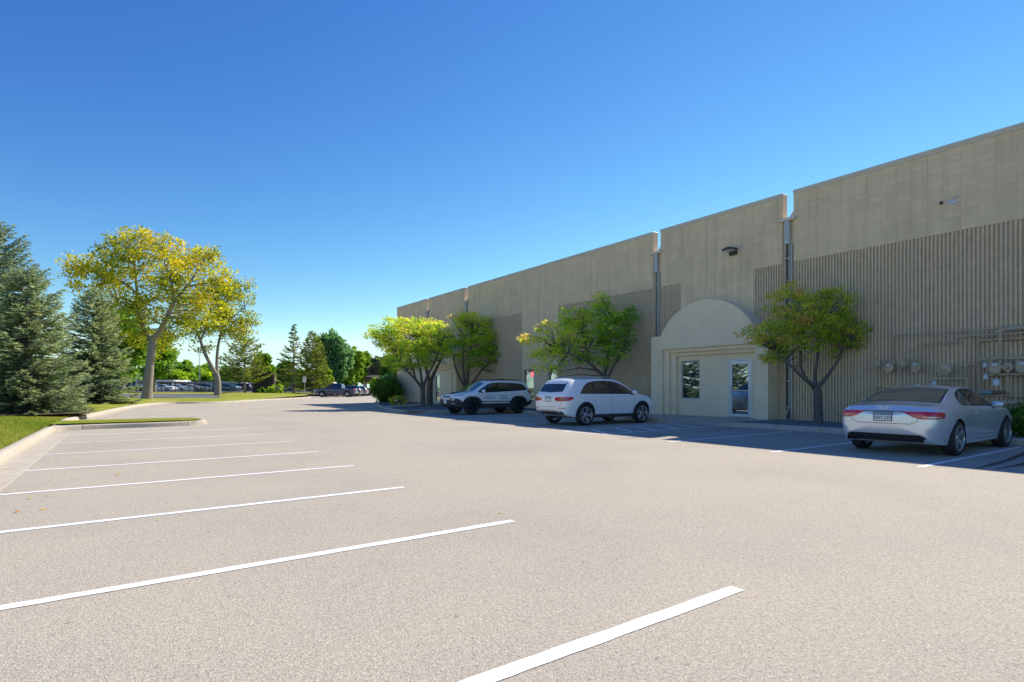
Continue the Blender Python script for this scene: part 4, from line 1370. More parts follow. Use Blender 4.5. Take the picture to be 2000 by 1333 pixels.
    # lower valance, exhausts
    c.patch('rear_valance', [(-2.3, -.62, .27), (-2.3, .62, .27), (-2.3, .70, .36), (-2.3, .60, .41), (-2.3, -.60, .41), (-2.3, -.70, .36)], (1, 0, 0), 'trim', off=0.012, maxe=0.04)
    for y in (.52, .62):
        MB().lathe([(0.032, -2.37), (0.04, -2.37), (0.04, -2.2), (0.032, -2.2)], 16, 'x', (0, y, .30)).build('exhaust', M['trim'], c.root, smooth=40)
    # boot lid gap, painted crease shade, badge
    c.seam([(-2.2, -.60, .96), (-2.34, -.60, .80), (-2.36, -.57, .66), (-2.36, -.45, .615), (-2.36, .45, .615), (-2.36, .57, .66), (-2.34, .60, .80), (-2.2, .60, .96)], (1, 0, -0.02), 0.010)
    c.seam([(-2.36, -.36, .85), (-2.36, .36, .85)], (1, 0, 0), 0.022, 'crease_shade', 'lid_crease_shade')
    plate(c, -2.36, .745, -1, 'plate', 'HAT 337', 'plate_blue')
    rings = MB()
    for k in range(4):
        y = -.0825 + .055 * k
        h = c.cast((-2.3, y, .905), (1, 0, 0))
        X = (h.x if h is not None else -2.36) - 0.016
        rings.tube([(X, y + .034 * math.cos(t), .905 + .034 * math.sin(t)) for t in np.linspace(0, 2 * math.pi, 20)], 0.005, 6)
    rings.build('badge_rings', M['chrome'], c.root)
    for txt, y in (('A5', .50), ('2.0T', -.48)):
        me = text_mesh(txt, 0.05)
        o = link_mesh('badge_lettering', me, M['chrome'], c.root)
        h = c.cast((-2.36, y, .68), (1, 0, 0))
        o.rotation_euler = (R(90), 0, R(-90)); o.location = (h.x - 0.006, y, .68)
    MB().tube([(-.72, 0, 1.33), (-.75, 0, 1.365), (-.80, 0, 1.375)], 0.012, 6).build('antenna', M['silver_paint'], c.root)
    return c
cp = coupe()
cp.root.location = (14.58, 4.96, 0)
cp.root.scale = (1.015, 1, 1)

# ---------------------------------------------------------------- white SUV, nose-in
SUV = [(-2.36, .48, .70, .76, .74, .73, .99, .62, 1.03, 1.05), (-2.30, .40, .79, .845, .74, .81, 1.02, .685, 1.10, 1.125), (-2.2, .35, .84, .905, .74, .865, 1.035, .685, 1.24, 1.27),
       (-2.06, .31, .87, .935, .74, .895, 1.045, .665, 1.40, 1.44), (-1.92, .28, .88, .945, .74, .905, 1.05, .645, 1.505, 1.555), (-1.75, .26, .88, .945, .74, .905, 1.05, .632, 1.545, 1.60),
       (-1.2, .25, .88, .94, .73, .90, 1.05, .625, 1.585, 1.64), (-.4, .25, .88, .935, .72, .895, 1.05, .622, 1.60, 1.655), (.2, .25, .88, .935, .72, .895, 1.045, .625, 1.575, 1.64),
       (.5, .25, .88, .935, .72, .895, 1.04, .64, 1.50, 1.58), (.9, .25, .88, .94, .72, .90, 1.035, .69, 1.315, 1.40), (1.25, .25, .88, .945, .72, .905, 1.02, .745, 1.13, 1.19),
       (1.45, .25, .88, .945, .71, .905, 1.00, .775, 1.06, 1.105), (1.8, .26, .86, .93, .70, .885, .95, .765, 1.005, 1.04), (2.1, .28, .80, .87, .68, .82, .86, .70, .92, .945), (2.25, .30, .72, .77, .62, .74, .76, .62, .80, .82), (2.31, .33, .64, .69, .58, .66, .68, .54, .70, .72)]
def suv():
    c = Car('parked_suv', 'white luxury SUV parked nose-in beside the hatched access aisle', 'car', SUV, M['white_paint'], (0.05, 0.05))
    c.cut_arches([(1.435, .365, .40), (-1.435, .365, .40)], low=0.30)
    add_wheels(c, (1.435, -1.435), 1.68, .365, .25, .275, 'split', 5, 'alloy')
    for sy in (-1, 1):
        dlo = [(-1.66, 1.10), (-1.60, 1.14), (-1.36, 1.34), (-1.14, 1.45), (-.8, 1.505), (-.3, 1.525), (.1, 1.505), (.4, 1.445), (.75, 1.31), (1.08, 1.13), (1.06, 1.085), (.4, 1.08), (-.8, 1.09)]
        c.side('window_surround', [(x * 1.01, z + (0.018 if z > 1.2 else -0.014)) for x, z in dlo], 'trim', sy, off=0.003)
        c.side('rear_side_window', [(-1.60, 1.11), (-1.35, 1.325), (-1.13, 1.435), (-.98, 1.465), (-.99, 1.098)], 'carglass', sy, off=0.006)
        c.side('rear_door_window', [(-.93, 1.098), (-.92, 1.475), (-.6, 1.505), (-.12, 1.512), (-.16, 1.09)], 'carglass', sy, off=0.006)
        c.side('front_door_window', [(-.06, 1.09), (-.02, 1.505), (.1, 1.49), (.39, 1.43), (.73, 1.30), (1.0, 1.145), (.98, 1.095)], 'carglass', sy, off=0.006)
        for x, zz in ((1.435, .365), (-1.435, .365)):
            c.arch_trim(x, zz, .40, .055, 'trim_grey', sy)
        c.side('sill_cladding', [(-1.0, .30), (1.0, .30), (1.0, .36), (-1.0, .36)], 'trim_grey', sy, off=0.012)
        c.side('sill_chrome', [(-.98, .365), (.98, .365), (.98, .385), (-.98, .385)], 'chrome', sy, off=0.012)
        c.seam([(-.12, .9 * sy, 1.06), (-.14, .9 * sy, .7), (-.10, .9 * sy, .40)], (0, -sy, 0))
        c.seam([(-.95, .9 * sy, 1.06), (-1.0, .9 * sy, .85), (-.93, .9 * sy, .62), (-.9, .9 * sy, .42)], (0, -sy, 0))
        c.seam([(.98, .9 * sy, 1.03), (1.03, .9 * sy, .7), (.98, .9 * sy, .40)], (0, -sy, 0))
        handle(c, -.78, .975, sy, M['white_paint']); handle(c, .14, .955, sy, M['white_paint'])
        pts = [(-2.38, sy * .36, .955), (-2.35, sy * .55, .985), (-2.22, sy * .82, .985), (-2.02, sy * .90, .985), (-1.95, sy * .90, .955), (-2.08, sy * .90, .865), (-2.25, sy * .82, .83), (-2.37, sy * .55, .835), (-2.385, sy * .38, .85)]
        c.patch('tail_lamp', pts, (0.82, -sy * 0.57, 0), 'red_lamp', off=0.014, maxe=0.06)
        pts = [(-2.3, sy * .55, .875), (-2.2, sy * .78, .875), (-2.2, sy * .78, .93), (-2.3, sy * .55, .93)]
        c.patch('lamp_core', pts, (0.82, -sy * 0.57, 0), 'red_dark', off=0.018, maxe=0.06)
        mirror_glass(c, .92, 1.02, 1.13, M['white_paint'], sy, 1.05)
        MB().tube([(-1.6, sy * .60, 1.60), (-1.5, sy * .60, 1.655), (-.6, sy * .60, 1.682), (.15, sy * .60, 1.668), (.3, sy * .61, 1.61)], 0.016, 8).build('roof_rail', M['chrome'], c.root, smooth=50)
        c.patch('headlamp', [(2.28, sy * .42, .80), (2.1, sy * .68, .88), (1.9, sy * .82, .93), (1.9, sy * .83, .85), (2.1, sy * .74, .75), (2.28, sy * .46, .70)], (-0.82, -sy * 0.57, 0), 'clear_lamp', off=0.01, maxe=0.06)
        c.patch('exhaust_trim', [(-2.36, sy * .42, .40), (-2.34, sy * .68, .40), (-2.34, sy * .68, .475), (-2.36, sy * .42, .475)], (1, 0, 0), 'chrome', off=0.03)
        c.patch('reflector', [(-2.3, sy * .5, .585), (-2.2, sy * .78, .595), (-2.2, sy * .78, .62), (-2.3, sy * .5, .605)], (0.85, -sy * 0.5, 0), 'red_dark', off=0.006)
    rw = [(-2.26, -.62, 1.15), (-2.30, 0, 1.13), (-2.26, .62, 1.15), (-2.18, .655, 1.22), (-1.99, .59, 1.47), (-1.92, 0, 1.52), (-1.99, -.59, 1.47), (-2.18, -.655, 1.22)]
    c.patch('rear_window', rw, (0.85, 0, -0.5), 'carglass', off=0.005, maxe=0.1)
    c.patch('roof_spoiler', [(-1.95, -.60, 1.54), (-2.06, -.55, 1.50), (-2.08, 0, 1.52), (-2.06, .55, 1.50), (-1.95, .60, 1.54), (-1.7, .6, 1.6), (-1.7, -.6, 1.6)], (0.05, 0, -1), M['white_paint'], off=0.018)
    ws = [(1.38, -.72, 1.08), (1.42, 0, 1.12), (1.38, .72, 1.08), (1.0, .66, 1.28), (.60, .60, 1.48), (.50, 0, 1.57), (.60, -.60, 1.48), (1.0, -.66, 1.28)]
    c.patch('windscreen', ws, (-0.5, 0, -0.85), 'carglass', off=0.004, maxe=0.12)
    c.patch('rear_valance', [(-2.35, -.72, .36), (-2.35, .72, .36), (-2.35, .76, .46), (-2.35, .60, .535), (-2.35, -.60, .535), (-2.35, -.76, .46)], (1, 0, 0), 'trim_grey', off=0.018, maxe=0.05)
    c.patch('bumper_chrome', [(-2.35, -.70, .49), (-2.35, .70, .49), (-2.35, .66, .525), (-2.35, -.66, .525)], (1, 0, 0), 'chrome', off=0.024)
    c.seam([(-2.2, -.72, 1.0), (-2.37, -.66, .76), (-2.38, -.6, .645), (-2.38, .6, .645), (-2.37, .66, .76), (-2.2, .72, 1.0)], (1, 0, 0), 0.009)
    plate(c, -2.4, .90, -1, 'plate', None, 'plate_green')
    return c
sv = suv()
sv.root.location = (14.45, 15.46, 0)
sv.root.scale = (0.965, 1, 1.01)

# ---------------------------------------------------------------- white off-road SUV with door lettering, backed in
JEEP = [(-2.28, .52, .72, .78, .74, .74, 1.03, .64, 1.08, 1.10), (-2.22, .46, .80, .86, .74, .82, 1.06, .69, 1.17, 1.20), (-2.1, .40, .85, .915, .74, .875, 1.08, .685, 1.36, 1.40),
        (-1.98, .36, .87, .935, .74, .895, 1.09, .67, 1.52, 1.57), (-1.85, .33, .88, .94, .74, .90, 1.10, .66, 1.60, 1.65), (-1.2, .31, .88, .935, .73, .90, 1.09, .655, 1.635, 1.69),
        (-.4, .31, .88, .93, .72, .895, 1.07, .65, 1.645, 1.70), (.1, .31, .88, .93, .72, .895, 1.055, .652, 1.62, 1.685), (.45, .31, .88, .93, .72, .895, 1.045, .665, 1.54, 1.62), (.8, .31, .88, .935, .72, .90, 1.035, .71, 1.37, 1.45),
        (1.15, .31, .88, .94, .72, .905, 1.02, .76, 1.165, 1.235), (1.32, .31, .88, .94, .72, .905, 1.00, .785, 1.10, 1.15), (1.7, .32, .87, .93, .70, .885, .97, .775, 1.055, 1.095), (2.05, .36, .82, .87, .68, .83, .91, .72, .985, 1.015), (2.2, .42, .72, .77, .66, .74, .86, .64, .92, .94), (2.27, .46, .64, .69, .64, .67, .82, .57, .86, .88)]
def offroad():
    c = Car('parked_suv', 'white off-road SUV with black cladding and lettered doors', 'car', JEEP, M['white_paint'], (0.04, 0.06))
    c.cut_arches([(1.36, .385, .43), (-1.36, .385, .43)], low=0.47)
    add_wheels(c, (1.36, -1.36), 1.66, .385, .26, .235, 'plain', 7, 'alloy_dark')
    for sy in (-1, 1):
        dlo = [(-1.95, 1.19), (-1.93, 1.24), (-1.82, 1.40), (-1.66, 1.51), (-1.0, 1.56), (-.3, 1.57), (.08, 1.555), (.36, 1.48), (.66, 1.33), (1.0, 1.14), (.98, 1.07), (.4, 1.075), (-.8, 1.125)]
        c.side('window_surround', dlo, 'trim', sy, off=0.003)
        c.side('rear_side_window', [(-1.90, 1.205), (-1.80, 1.39), (-1.65, 1.49), (-1.12, 1.54), (-1.10, 1.155)], 'carglass', sy, off=0.006)
        c.side('rear_door_window', [(-1.05, 1.15), (-1.06, 1.543), (-.6, 1.555), (-.22, 1.555), (-.22, 1.115)], 'carglass', sy, off=0.006)
        c.side('front_door_window', [(-.12, 1.11), (-.10, 1.555), (.07, 1.54), (.35, 1.465), (.64, 1.32), (.94, 1.14), (.92, 1.085)], 'carglass', sy, off=0.006)
        for x in (1.36, -1.36):
            # squared-off arch flare
            r0, wd = .43, .085
            o = [(x + (r0 + wd) * 1.06 * math.copysign(abs(math.cos(R(a))) ** 0.8, math.cos(R(a))), .385 + (r0 + wd) * math.copysign(abs(math.sin(R(a))) ** 0.8, math.sin(R(a)))) for a in np.linspace(-5, 185, 24)]
            i = [(x + (r0 - .006) * math.cos(R(a)), .385 + (r0 - .006) * math.sin(R(a))) for a in np.linspace(185, -5, 24)]
            c.side('arch_flare', o + i, 'trim_grey', sy, off=0.022, depth=0.04, maxe=0.2)
        c.side('sill_cladding', [(-.92, .345), (.92, .345), (.92, .54), (-.92, .54)], 'trim_grey', sy, off=0.014)
        c.side('door_stripe', [(-.90, .60), (.90, .60), (.90, .655), (-.90, .655)], 'decal', sy, off=0.003)
        c.side('stripe_inset', [(-.72, .605), (.62, .605), (.62, .65), (-.72, .65)], M['grey_paint'], sy, off=0.005)
        c.seam([(-.17, .9 * sy, 1.07), (-.18, .9 * sy, .7), (-.14, .9 * sy, .55)], (0, -sy, 0))
        c.seam([(-1.08, .9 * sy, 1.09), (-1.06, .9 * sy, .95), (-.93, .9 * sy, .70), (-.88, .9 * sy, .55)], (0, -sy, 0))
        c.seam([(.93, .9 * sy, 1.04), (.97, .9 * sy, .75), (.92, .9 * sy, .55)], (0, -sy, 0))
        handle(c, -.88, 1.0, sy, M['white_paint']); handle(c, .05, .975, sy, M['white_paint'])
        mirror_glass(c, .78, 1.03, 1.14, M['white_paint'], sy, 1.1)
        c.patch('tail_lamp', [(-2.25, sy * .60, 1.17), (-2.12, sy * .84, 1.19), (-1.98, sy * .90, 1.17), (-2.02, sy * .90, 1.05), (-2.14, sy * .86, 1.02), (-2.26, sy * .62, 1.06)], (0.75, -sy * 0.66, 0), 'red_lamp', off=0.012, maxe=0.06)
        # slim running lamp, fog lamp in the black bumper
        c.patch('running_lamp', [(2.2, sy * .46, .915), (2.05, sy * .70, .955), (1.84, sy * .84, 1.0), (1.80, sy * .86, .975), (1.98, sy * .78, .935), (2.18, sy * .56, .895)], (-0.75, -sy * 0.66, 0), 'clear_lamp', off=0.01, maxe=0.06)
        c.patch('turn_lamp', [(1.98, sy * .78, .955), (1.84, sy * .84, .99), (1.81, sy * .86, .978), (1.96, sy * .79, .94)], (-0.75, -sy * 0.66, 0), 'orange_lamp', off=0.014, maxe=0.06)
        c.patch('front_bumper', [(2.27, sy * .01, .46), (2.15, sy * .70, .44), (1.86, sy * .88, .46), (1.82, sy * .89, .60), (2.0, sy * .84, .76), (2.12, sy * .76, .80), (2.28, sy * .40, .80), (2.3, sy * .36, .735), (2.3, sy * .01, .735)], (-0.9, -sy * 0.44, 0), 'trim_grey', off=0.022, maxe=0.09)
        c.patch('headlamp', [(2.24, sy * .48, .70), (2.14, sy * .66, .71), (2.12, sy * .67, .76), (2.24, sy * .5, .77)], (-0.82, -sy * 0.57, 0), 'clear_lamp', off=0.03, maxe=0.06)
        c.patch('fog_lamp', [(2.24, sy * .56, .53), (2.14, sy * .68, .53), (2.14, sy * .68, .565), (2.24, sy * .56, .565)], (-0.82, -sy * 0.57, 0), 'clear_lamp', off=0.03, maxe=0.06)
        hk = c.cast((2.3, sy * .34, .57), (-1, 0, 0))
        MB().tube([(hk.x - .01, sy * .30, .57), (hk.x + .06, sy * .31, .565), (hk.x + .06, sy * .40, .565), (hk.x - .01, sy * .41, .57)], 0.018, 8).build('tow_hook', M['red_hook'], c.root, smooth=50)
        MB().tube([(-1.75, sy * .62, 1.64), (-1.65, sy * .62, 1.70), (-.6, sy * .62, 1.728), (.0, sy * .62, 1.712), (.12, sy * .63, 1.66)], 0.018, 8).build('roof_rail', M['trim'], c.root, smooth=50)
        c.patch('rear_bumper', [(-2.28, sy * .01, .46), (-2.2, sy * .74, .46), (-1.9, sy * .9, .48), (-1.88, sy * .9, .62), (-2.1, sy * .86, .70), (-2.28, sy * .5, .70), (-2.3, sy * .01, .70)], (0.9, -sy * 0.44, 0), 'trim_grey', off=0.03, maxe=0.09)
    # seven-slot grille
    for k in range(7):
        y = -.33 + .11 * k
        c.patch('grille_slot', [(2.28, y - .036, .80), (2.28, y + .036, .80), (2.24, y + .036, .925), (2.24, y - .036, .925)], (-1, 0, 0), 'trim', off=0.004, maxe=0.06)
    c.patch('hood_decal', [(2.1, -.30, 1.0), (2.1, .30, 1.0), (1.36, .46, 1.12), (1.36, -.46, 1.12)], (0, 0, -1), 'trim', off=0.003)
    ws = [(1.28, -.74, 1.12), (1.31, 0, 1.16), (1.28, .74, 1.12), (.9, .68, 1.33), (.54, .63, 1.52), (.45, 0, 1.61), (.54, -.63, 1.52), (.9, -.68, 1.33)]
    c.patch('windscreen', ws, (-0.5, 0, -0.85), 'carglass_green', off=0.004, maxe=0.12)
    rw = [(-2.18, -.62, 1.22), (-2.2, 0, 1.20), (-2.18, .62, 1.22), (-2.0, .60, 1.52), (-1.95, 0, 1.57), (-2.0, -.60, 1.52)]
    c.patch('rear_window', rw, (0.85, 0, -0.5), 'carglass', off=0.005, maxe=0.1)
    pl = plate(c, 2.3, .63, 1, 'plate', None, None, 0.30, 0.16, 1)
    pl.location.x += 0.03
    # lettering on the doors
    for sy in (-1, 1):
        for txt, x, z, size in (('GRANITE', .40, .80, .155), ):
            me = text_mesh(txt, size)
            for v in me.vertices:
                xx = x + (v.co.x if sy < 0 else -v.co.x)
                h = c.cast((xx, sy * .9, z + v.co.y), (0, -sy, 0))
                v.co = (xx, (h.y if h is not None else sy * .93) + sy * (0.003 + v.co.z), z + v.co.y)
            link_mesh('door_lettering', me, M['decal'], c.root)
        for pts in ([(.62, .885), (.40, .965), (.18, .885)], [(.50, .885), (.38, .925), (.30, .885)]):
            c.seam([(x, .9 * sy, z) for x, z in pts], (0, -sy, 0), 0.014, 'decal', 'door_logo', 0.003)
        for z, spans in ((.895, ((-.66, -.50), (-.48, -.36), (-.33, -.25))), (.835, ((-.49, -.41),)), (.775, ((-.78, -.60), (-.58, -.44), (-.42, -.20)))):
            for a, b in spans:
                c.side('door_lettering', [(a, z - .016), (b, z - .016), (b, z + .016), (a, z + .016)], 'decal', sy, off=0.003)
    return c
jp = offroad()
jp.root.location = (15.14, 24.36, 0)
jp.root.rotation_euler = (0, 0, math.pi)

# ---------------------------------------------------------------- pickup and plain background cars
PICK = [(-2.85, .55, .78, .84, .8, .84, 1.16, .80, 1.19, 1.20), (-2.78, .50, .88, .93, .8, .93, 1.20, .90, 1.235, 1.24), (-1.2, .45, .93, .97, .8, .965, 1.22, .93, 1.255, 1.26), (-1.02, .45, .93, .97, .8, .965, 1.22, .92, 1.27, 1.28),
        (-.92, .44, .93, .97, .8, .955, 1.22, .74, 1.80, 1.84), (-.6, .44, .93, .97, .8, .955, 1.22, .72, 1.87, 1.92), (.3, .44, .93, .97, .8, .955, 1.21, .72, 1.88, 1.93), (.75, .44, .93, .97, .8, .955, 1.21, .73, 1.80, 1.86), (1.45, .44, .93, .97, .8, .955, 1.20, .84, 1.27, 1.32),
        (1.7, .44, .93, .97, .8, .955, 1.18, .87, 1.225, 1.25), (2.5, .46, .91, .95, .8, .93, 1.10, .84, 1.15, 1.18), (2.78, .5, .84, .88, .78, .87, 1.02, .76, 1.06, 1.08), (2.86, .55, .78, .8, .76, .79, .96, .7, .99, 1.0)]
def pickup(label, paint):
    c = Car('pickup_truck', label, 'pickup truck', PICK, paint, (0.03, 0.05))
    c.cut_arches([(1.75, .42, .47), (-1.75, .42, .47)])
    add_wheels(c, (1.75, -1.75), 1.72, .41, .27, .25, 'plain', 6, 'alloy')
    for sy in (-1, 1):
        c.side('rear_door_window', [(-.82, 1.30), (-.76, 1.72), (-.05, 1.76), (-.05, 1.28)], 'carglass', sy, off=0.006)
        c.side('front_door_window', [(.02, 1.28), (.02, 1.76), (.55, 1.75), (.9, 1.6), (1.25, 1.34), (1.2, 1.28)], 'carglass', sy, off=0.006)
        c.patch('tail_lamp', [(-2.86, sy * .72, 1.16), (-2.78, sy * .9, 1.17), (-2.62, sy * .95, 1.15), (-2.62, sy * .95, .92), (-2.78, sy * .9, .90), (-2.86, sy * .74, .92)], (0.75, -sy * 0.66, 0), 'red_lamp', off=0.012)
        mirror_glass(c, 1.05, 1.08, 1.35, paint, sy, 1.3)
        c.arch_trim(1.75, .42, .47, .05, 'trim', sy); c.arch_trim(-1.75, .42, .47, .05, 'trim', sy)
        handle(c, -.68, 1.1, sy, paint); handle(c, .2, 1.1, sy, paint)
        c.seam([(-.01, sy * .95, 1.25), (-.02, sy * .95, .55)], (0, -sy, 0), 0.02)
        c.seam([(-.9, sy * .95, 1.25), (-.9, sy * .95, .55)], (0, -sy, 0), 0.02)
        c.patch('headlamp', [(2.84, sy * .5, 1.0), (2.7, sy * .84, 1.03), (2.55, sy * .92, 1.03), (2.55, sy * .92, .86), (2.7, sy * .86, .84), (2.84, sy * .55, .84)], (-0.75, -sy * 0.66, 0), 'clear_lamp', off=0.012)
    c.patch('rear_window', [(-.98, -.66, 1.40), (-.98, .66, 1.40), (-.90, .62, 1.74), (-.90, -.62, 1.74)], (1, 0, -0.15), 'carglass', off=0.005)
    c.patch('windscreen', [(1.40, -.76, 1.31), (1.42, 0, 1.34), (1.40, .76, 1.31), (.86, .68, 1.74), (.82, 0, 1.82), (.86, -.68, 1.74)], (-0.6, 0, -0.8), 'carglass', off=0.005)
    MB().box(-3.0, -2.84, -.85, .85, .56, .74).build('rear_bumper', M['chrome'], c.root, bevel=0.04)
    MB().box(2.84, 2.98, -.82, .82, .54, .74).build('front_bumper', M['chrome'], c.root, bevel=0.04)
    return c
def plain_car(label, paint, st, name='parked_car', cat='car', group=None, simple=False):
    c = Car(name, label, cat, st, paint, (0.05, 0.05), group)
    tall = st is not COUPE
    ax, rr = (1.40, .35) if tall else (1.375, .335)
    c.cut_arches([(ax, rr, rr + .035), (-ax, rr, rr + .035)])
    add_wheels(c, (ax, -ax), 1.64, rr, .23, .24, 'plain', 5, 'alloy')
    for sy in (-1, 1):
        if tall:
            c.side('rear_door_window', [(-1.60, 1.12), (-1.35, 1.32), (-1.1, 1.43), (-.12, 1.505), (-.16, 1.10)], 'carglass', sy, off=0.006)
            c.side('front_door_window', [(-.06, 1.10), (-.02, 1.50), (.1, 1.48), (.39, 1.42), (.73, 1.29), (1.0, 1.145), (.98, 1.10)], 'carglass', sy, off=0.006)
            c.patch('tail_lamp', [(-2.36, sy * .45, .97), (-2.2, sy * .82, .99), (-2.0, sy * .90, .98), (-2.08, sy * .90, .86), (-2.25, sy * .82, .83), (-2.37, sy * .5, .84)], (0.82, -sy * 0.57, 0), 'red_lamp', off=0.014)
        else:
            c.side('rear_side_window', [(-1.0, .985), (-1.035, 1.02), (-.985, 1.09), (-.83, 1.172), (-.62, 1.224), (-.46, .963)], 'carglass', sy, off=0.006)
            c.side('door_window', [(-.37, .962), (-.54, 1.240), (-.3, 1.262), (0, 1.255), (.21, 1.213), (.49, 1.11), (.76, .985), (.80, .945)], 'carglass', sy, off=0.006)
            c.patch('tail_lamp', [(-2.35, sy * .4, .85), (-2.25, sy * .76, .852), (-2.0, sy * .87, .84), (-2.0, sy * .88, .73), (-2.2, sy * .82, .715), (-2.34, sy * .5, .72)], (0.82, -sy * 0.57, 0), 'red_lamp', off=0.012)
    if tall:
        c.patch('rear_window', [(-2.26, -.62, 1.15), (-2.30, 0, 1.13), (-2.26, .62, 1.15), (-1.99, .59, 1.47), (-1.92, 0, 1.52), (-1.99, -.59, 1.47)], (0.85, 0, -0.5), 'carglass', off=0.005)
        c.patch('windscreen', [(1.38, -.72, 1.08), (1.42, 0, 1.12), (1.38, .72, 1.08), (.60, .60, 1.48), (.50, 0, 1.57), (.60, -.60, 1.48)], (-0.5, 0, -0.85), 'carglass', off=0.004)
    else:
        c.patch('rear_window', [(-1.66, -.66, 1.03), (-1.70, 0, 1.06), (-1.66, .66, 1.03), (-.80, .52, 1.29), (-.76, 0, 1.33), (-.80, -.52, 1.29)], (0.45, 0, -0.9), 'carglass', off=0.004)
        c.patch('windscreen', [(1.14, -.70, .95), (1.17, 0, .99), (1.14, .70, .95), (.40, .57, 1.26), (.34, 0, 1.34), (.40, -.57, 1.26)], (-0.45, 0, -0.9), 'carglass', off=0.004)
    return c
def place(c, x, y, z=0, rz=0):
    c.root.location = (x, y, z); c.root.rotation_euler = (0, 0, rz)
    return c
pk = pickup('navy blue pickup truck parked at the edge of the far lawn', M['navy_paint'])
pp = at(657, 80)
row = (at(715, 98) - pp).normalized()
face = math.atan2(row.x, -row.y)      # noses to the left of the row
place(pk, pp.x, pp.y, 0, face)
for lb, pm, st, t in (('black SUV parked next to the navy pickup', 'black_paint', SUV, 5.0), ('grey SUV two spaces along from the navy pickup', 'grey_paint', SUV, 9.0), ('black saloon between the grey SUV and the red car', 'black_paint', COUPE, 12.5), ('dark red car at the end of the row with the pickup', 'red_paint', COUPE, 16.0)):
    c_ = pp + row * t
    place(plain_car(lb, M[pm], st), c_.x, c_.y, 0, face)
q = at(744, 108)
place(plain_car('white car parked alone behind the clipped bush', M['white_paint'], COUPE), q.x, q.y, 0, R(150))

# cars in the yard behind the fence: one of each kind, then copies with their own paint
def recolour(root, paint):
    for ch in root.children:
        if ch.name.startswith('body'):
            me = ch.data.copy(); me.materials[0] = paint; ch.data = me
yard0 = plain_car('car in the fenced yard', M['white_paint'], COUPE)
yard1 = plain_car('car in the fenced yard', M['white_paint'], SUV)
yard = [(262, 112, 0, 'black_paint', 'black saloon behind the iron fence nearest the spruces'), (292, 118, 1, 'grey_paint', 'grey SUV behind the iron fence seen past the thick trunk'), (318, 108, 0, 'white_paint', 'white saloon behind the iron fence beside the thick trunk'), (345, 116, 0, 'silver_paint', 'silver saloon behind the fence with its roof below the long shed'),
        (372, 110, 0, 'white_paint', 'white saloon behind the fence between the two forked trees'), (398, 117, 1, 'grey_paint', 'grey SUV behind the fence beside the black gate'), (412, 108, 0, 'silver_paint', 'silver saloon half hidden by the forked trunk'), (448, 108, 0, 'teal_paint', 'blue green saloon behind the fence right of the forked trunk'),
        (468, 116, 1, 'black_paint', 'black SUV behind the fence before the dark pine trunk'), (552, 118, 0, 'black_paint', 'black saloon parked beyond the dark sign board'), (566, 112, 1, 'white_paint', 'white SUV parked beyond the grey spruce trunk'), (588, 112, 0, 'teal_paint', 'blue green saloon parked behind the small white sign')]
used = set()
for px, d, kind, pm, lb in yard:
    src = yard1 if kind else yard0
    if kind not in used:
        r_ = src.root; used.add(kind)
    else:
        r_ = copy_tree(src.root)
    p = at(px, d, 0.60)
    r_.location = p
    r_.rotation_euler = (0, 0, -TH + R(180) + R(random.uniform(-20, 20)))
    recolour(r_, M[pm])
    tag(r_, lb, 'car', 'cars in the yard behind the fence')

# ================================================================ TREES
GREEN = [(0, (0.051, 0.117, 0.017)), (0.35, (0.140, 0.278, 0.028)), (0.7, (0.278, 0.459, 0.044)), (1, (0.473, 0.584, 0.069))]
M['leaf_green'] = mat_leaf('leaf_green', GREEN)
M['leaf_dark'] = mat_leaf('leaf_dark', [(0, (0.062, 0.158, 0.069)), (0.5, (0.143, 0.300, 0.126)), (1, (0.284, 0.504, 0.220))])
M['leaf_lime'] = mat_leaf('leaf_lime', [(0, (0.137, 0.274, 0.020)), (0.5, (0.332, 0.489, 0.029)), (1, (0.586, 0.704, 0.059))])
M['leaf_gold'] = mat_leaf('leaf_gold', [(0, (0.149, 0.218, 0.018)), (0.25, (0.368, 0.414, 0.023)), (0.5, (0.644, 0.575, 0.028)), (0.75, (0.780, 0.564, 0.028)), (1, (0.736, 0.368, 0.028))], 0.5)
M['leaf_turn'] = mat_leaf('leaf_turning', [(0, (0.094, 0.239, 0.038)), (0.4, (0.239, 0.461, 0.049)), (0.62, (0.590, 0.738, 0.067)), (0.8, (0.820, 0.820, 0.095)), (0.92, (0.820, 0.820, 0.144)), (1, (0.820, 0.517, 0.289))], 0.5)
M['leaf_brown'] = mat_leaf('leaf_brownish', [(0, (0.138, 0.261, 0.033)), (0.4, (0.371, 0.509, 0.050)), (0.68, (0.660, 0.660, 0.083)), (0.85, (0.756, 0.468, 0.132)), (1, (0.756, 0.302, 0.165))], 0.45)
M['leaf_grey'] = mat_leaf('leaf_greyish', [(0, (0.119, 0.153, 0.085)), (0.5, (0.255, 0.289, 0.187)), (1, (0.425, 0.442, 0.323))])
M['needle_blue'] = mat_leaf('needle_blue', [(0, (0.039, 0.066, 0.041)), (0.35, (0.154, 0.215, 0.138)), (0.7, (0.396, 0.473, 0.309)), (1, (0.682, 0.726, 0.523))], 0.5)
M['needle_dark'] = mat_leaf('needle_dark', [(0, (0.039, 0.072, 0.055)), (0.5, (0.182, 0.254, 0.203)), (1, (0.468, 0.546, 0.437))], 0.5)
M['needle_olive'] = mat_leaf('needle_olive', [(0, (0.069, 0.098, 0.023)), (0.5, (0.218, 0.276, 0.046)), (1, (0.483, 0.517, 0.092))], 0.3)

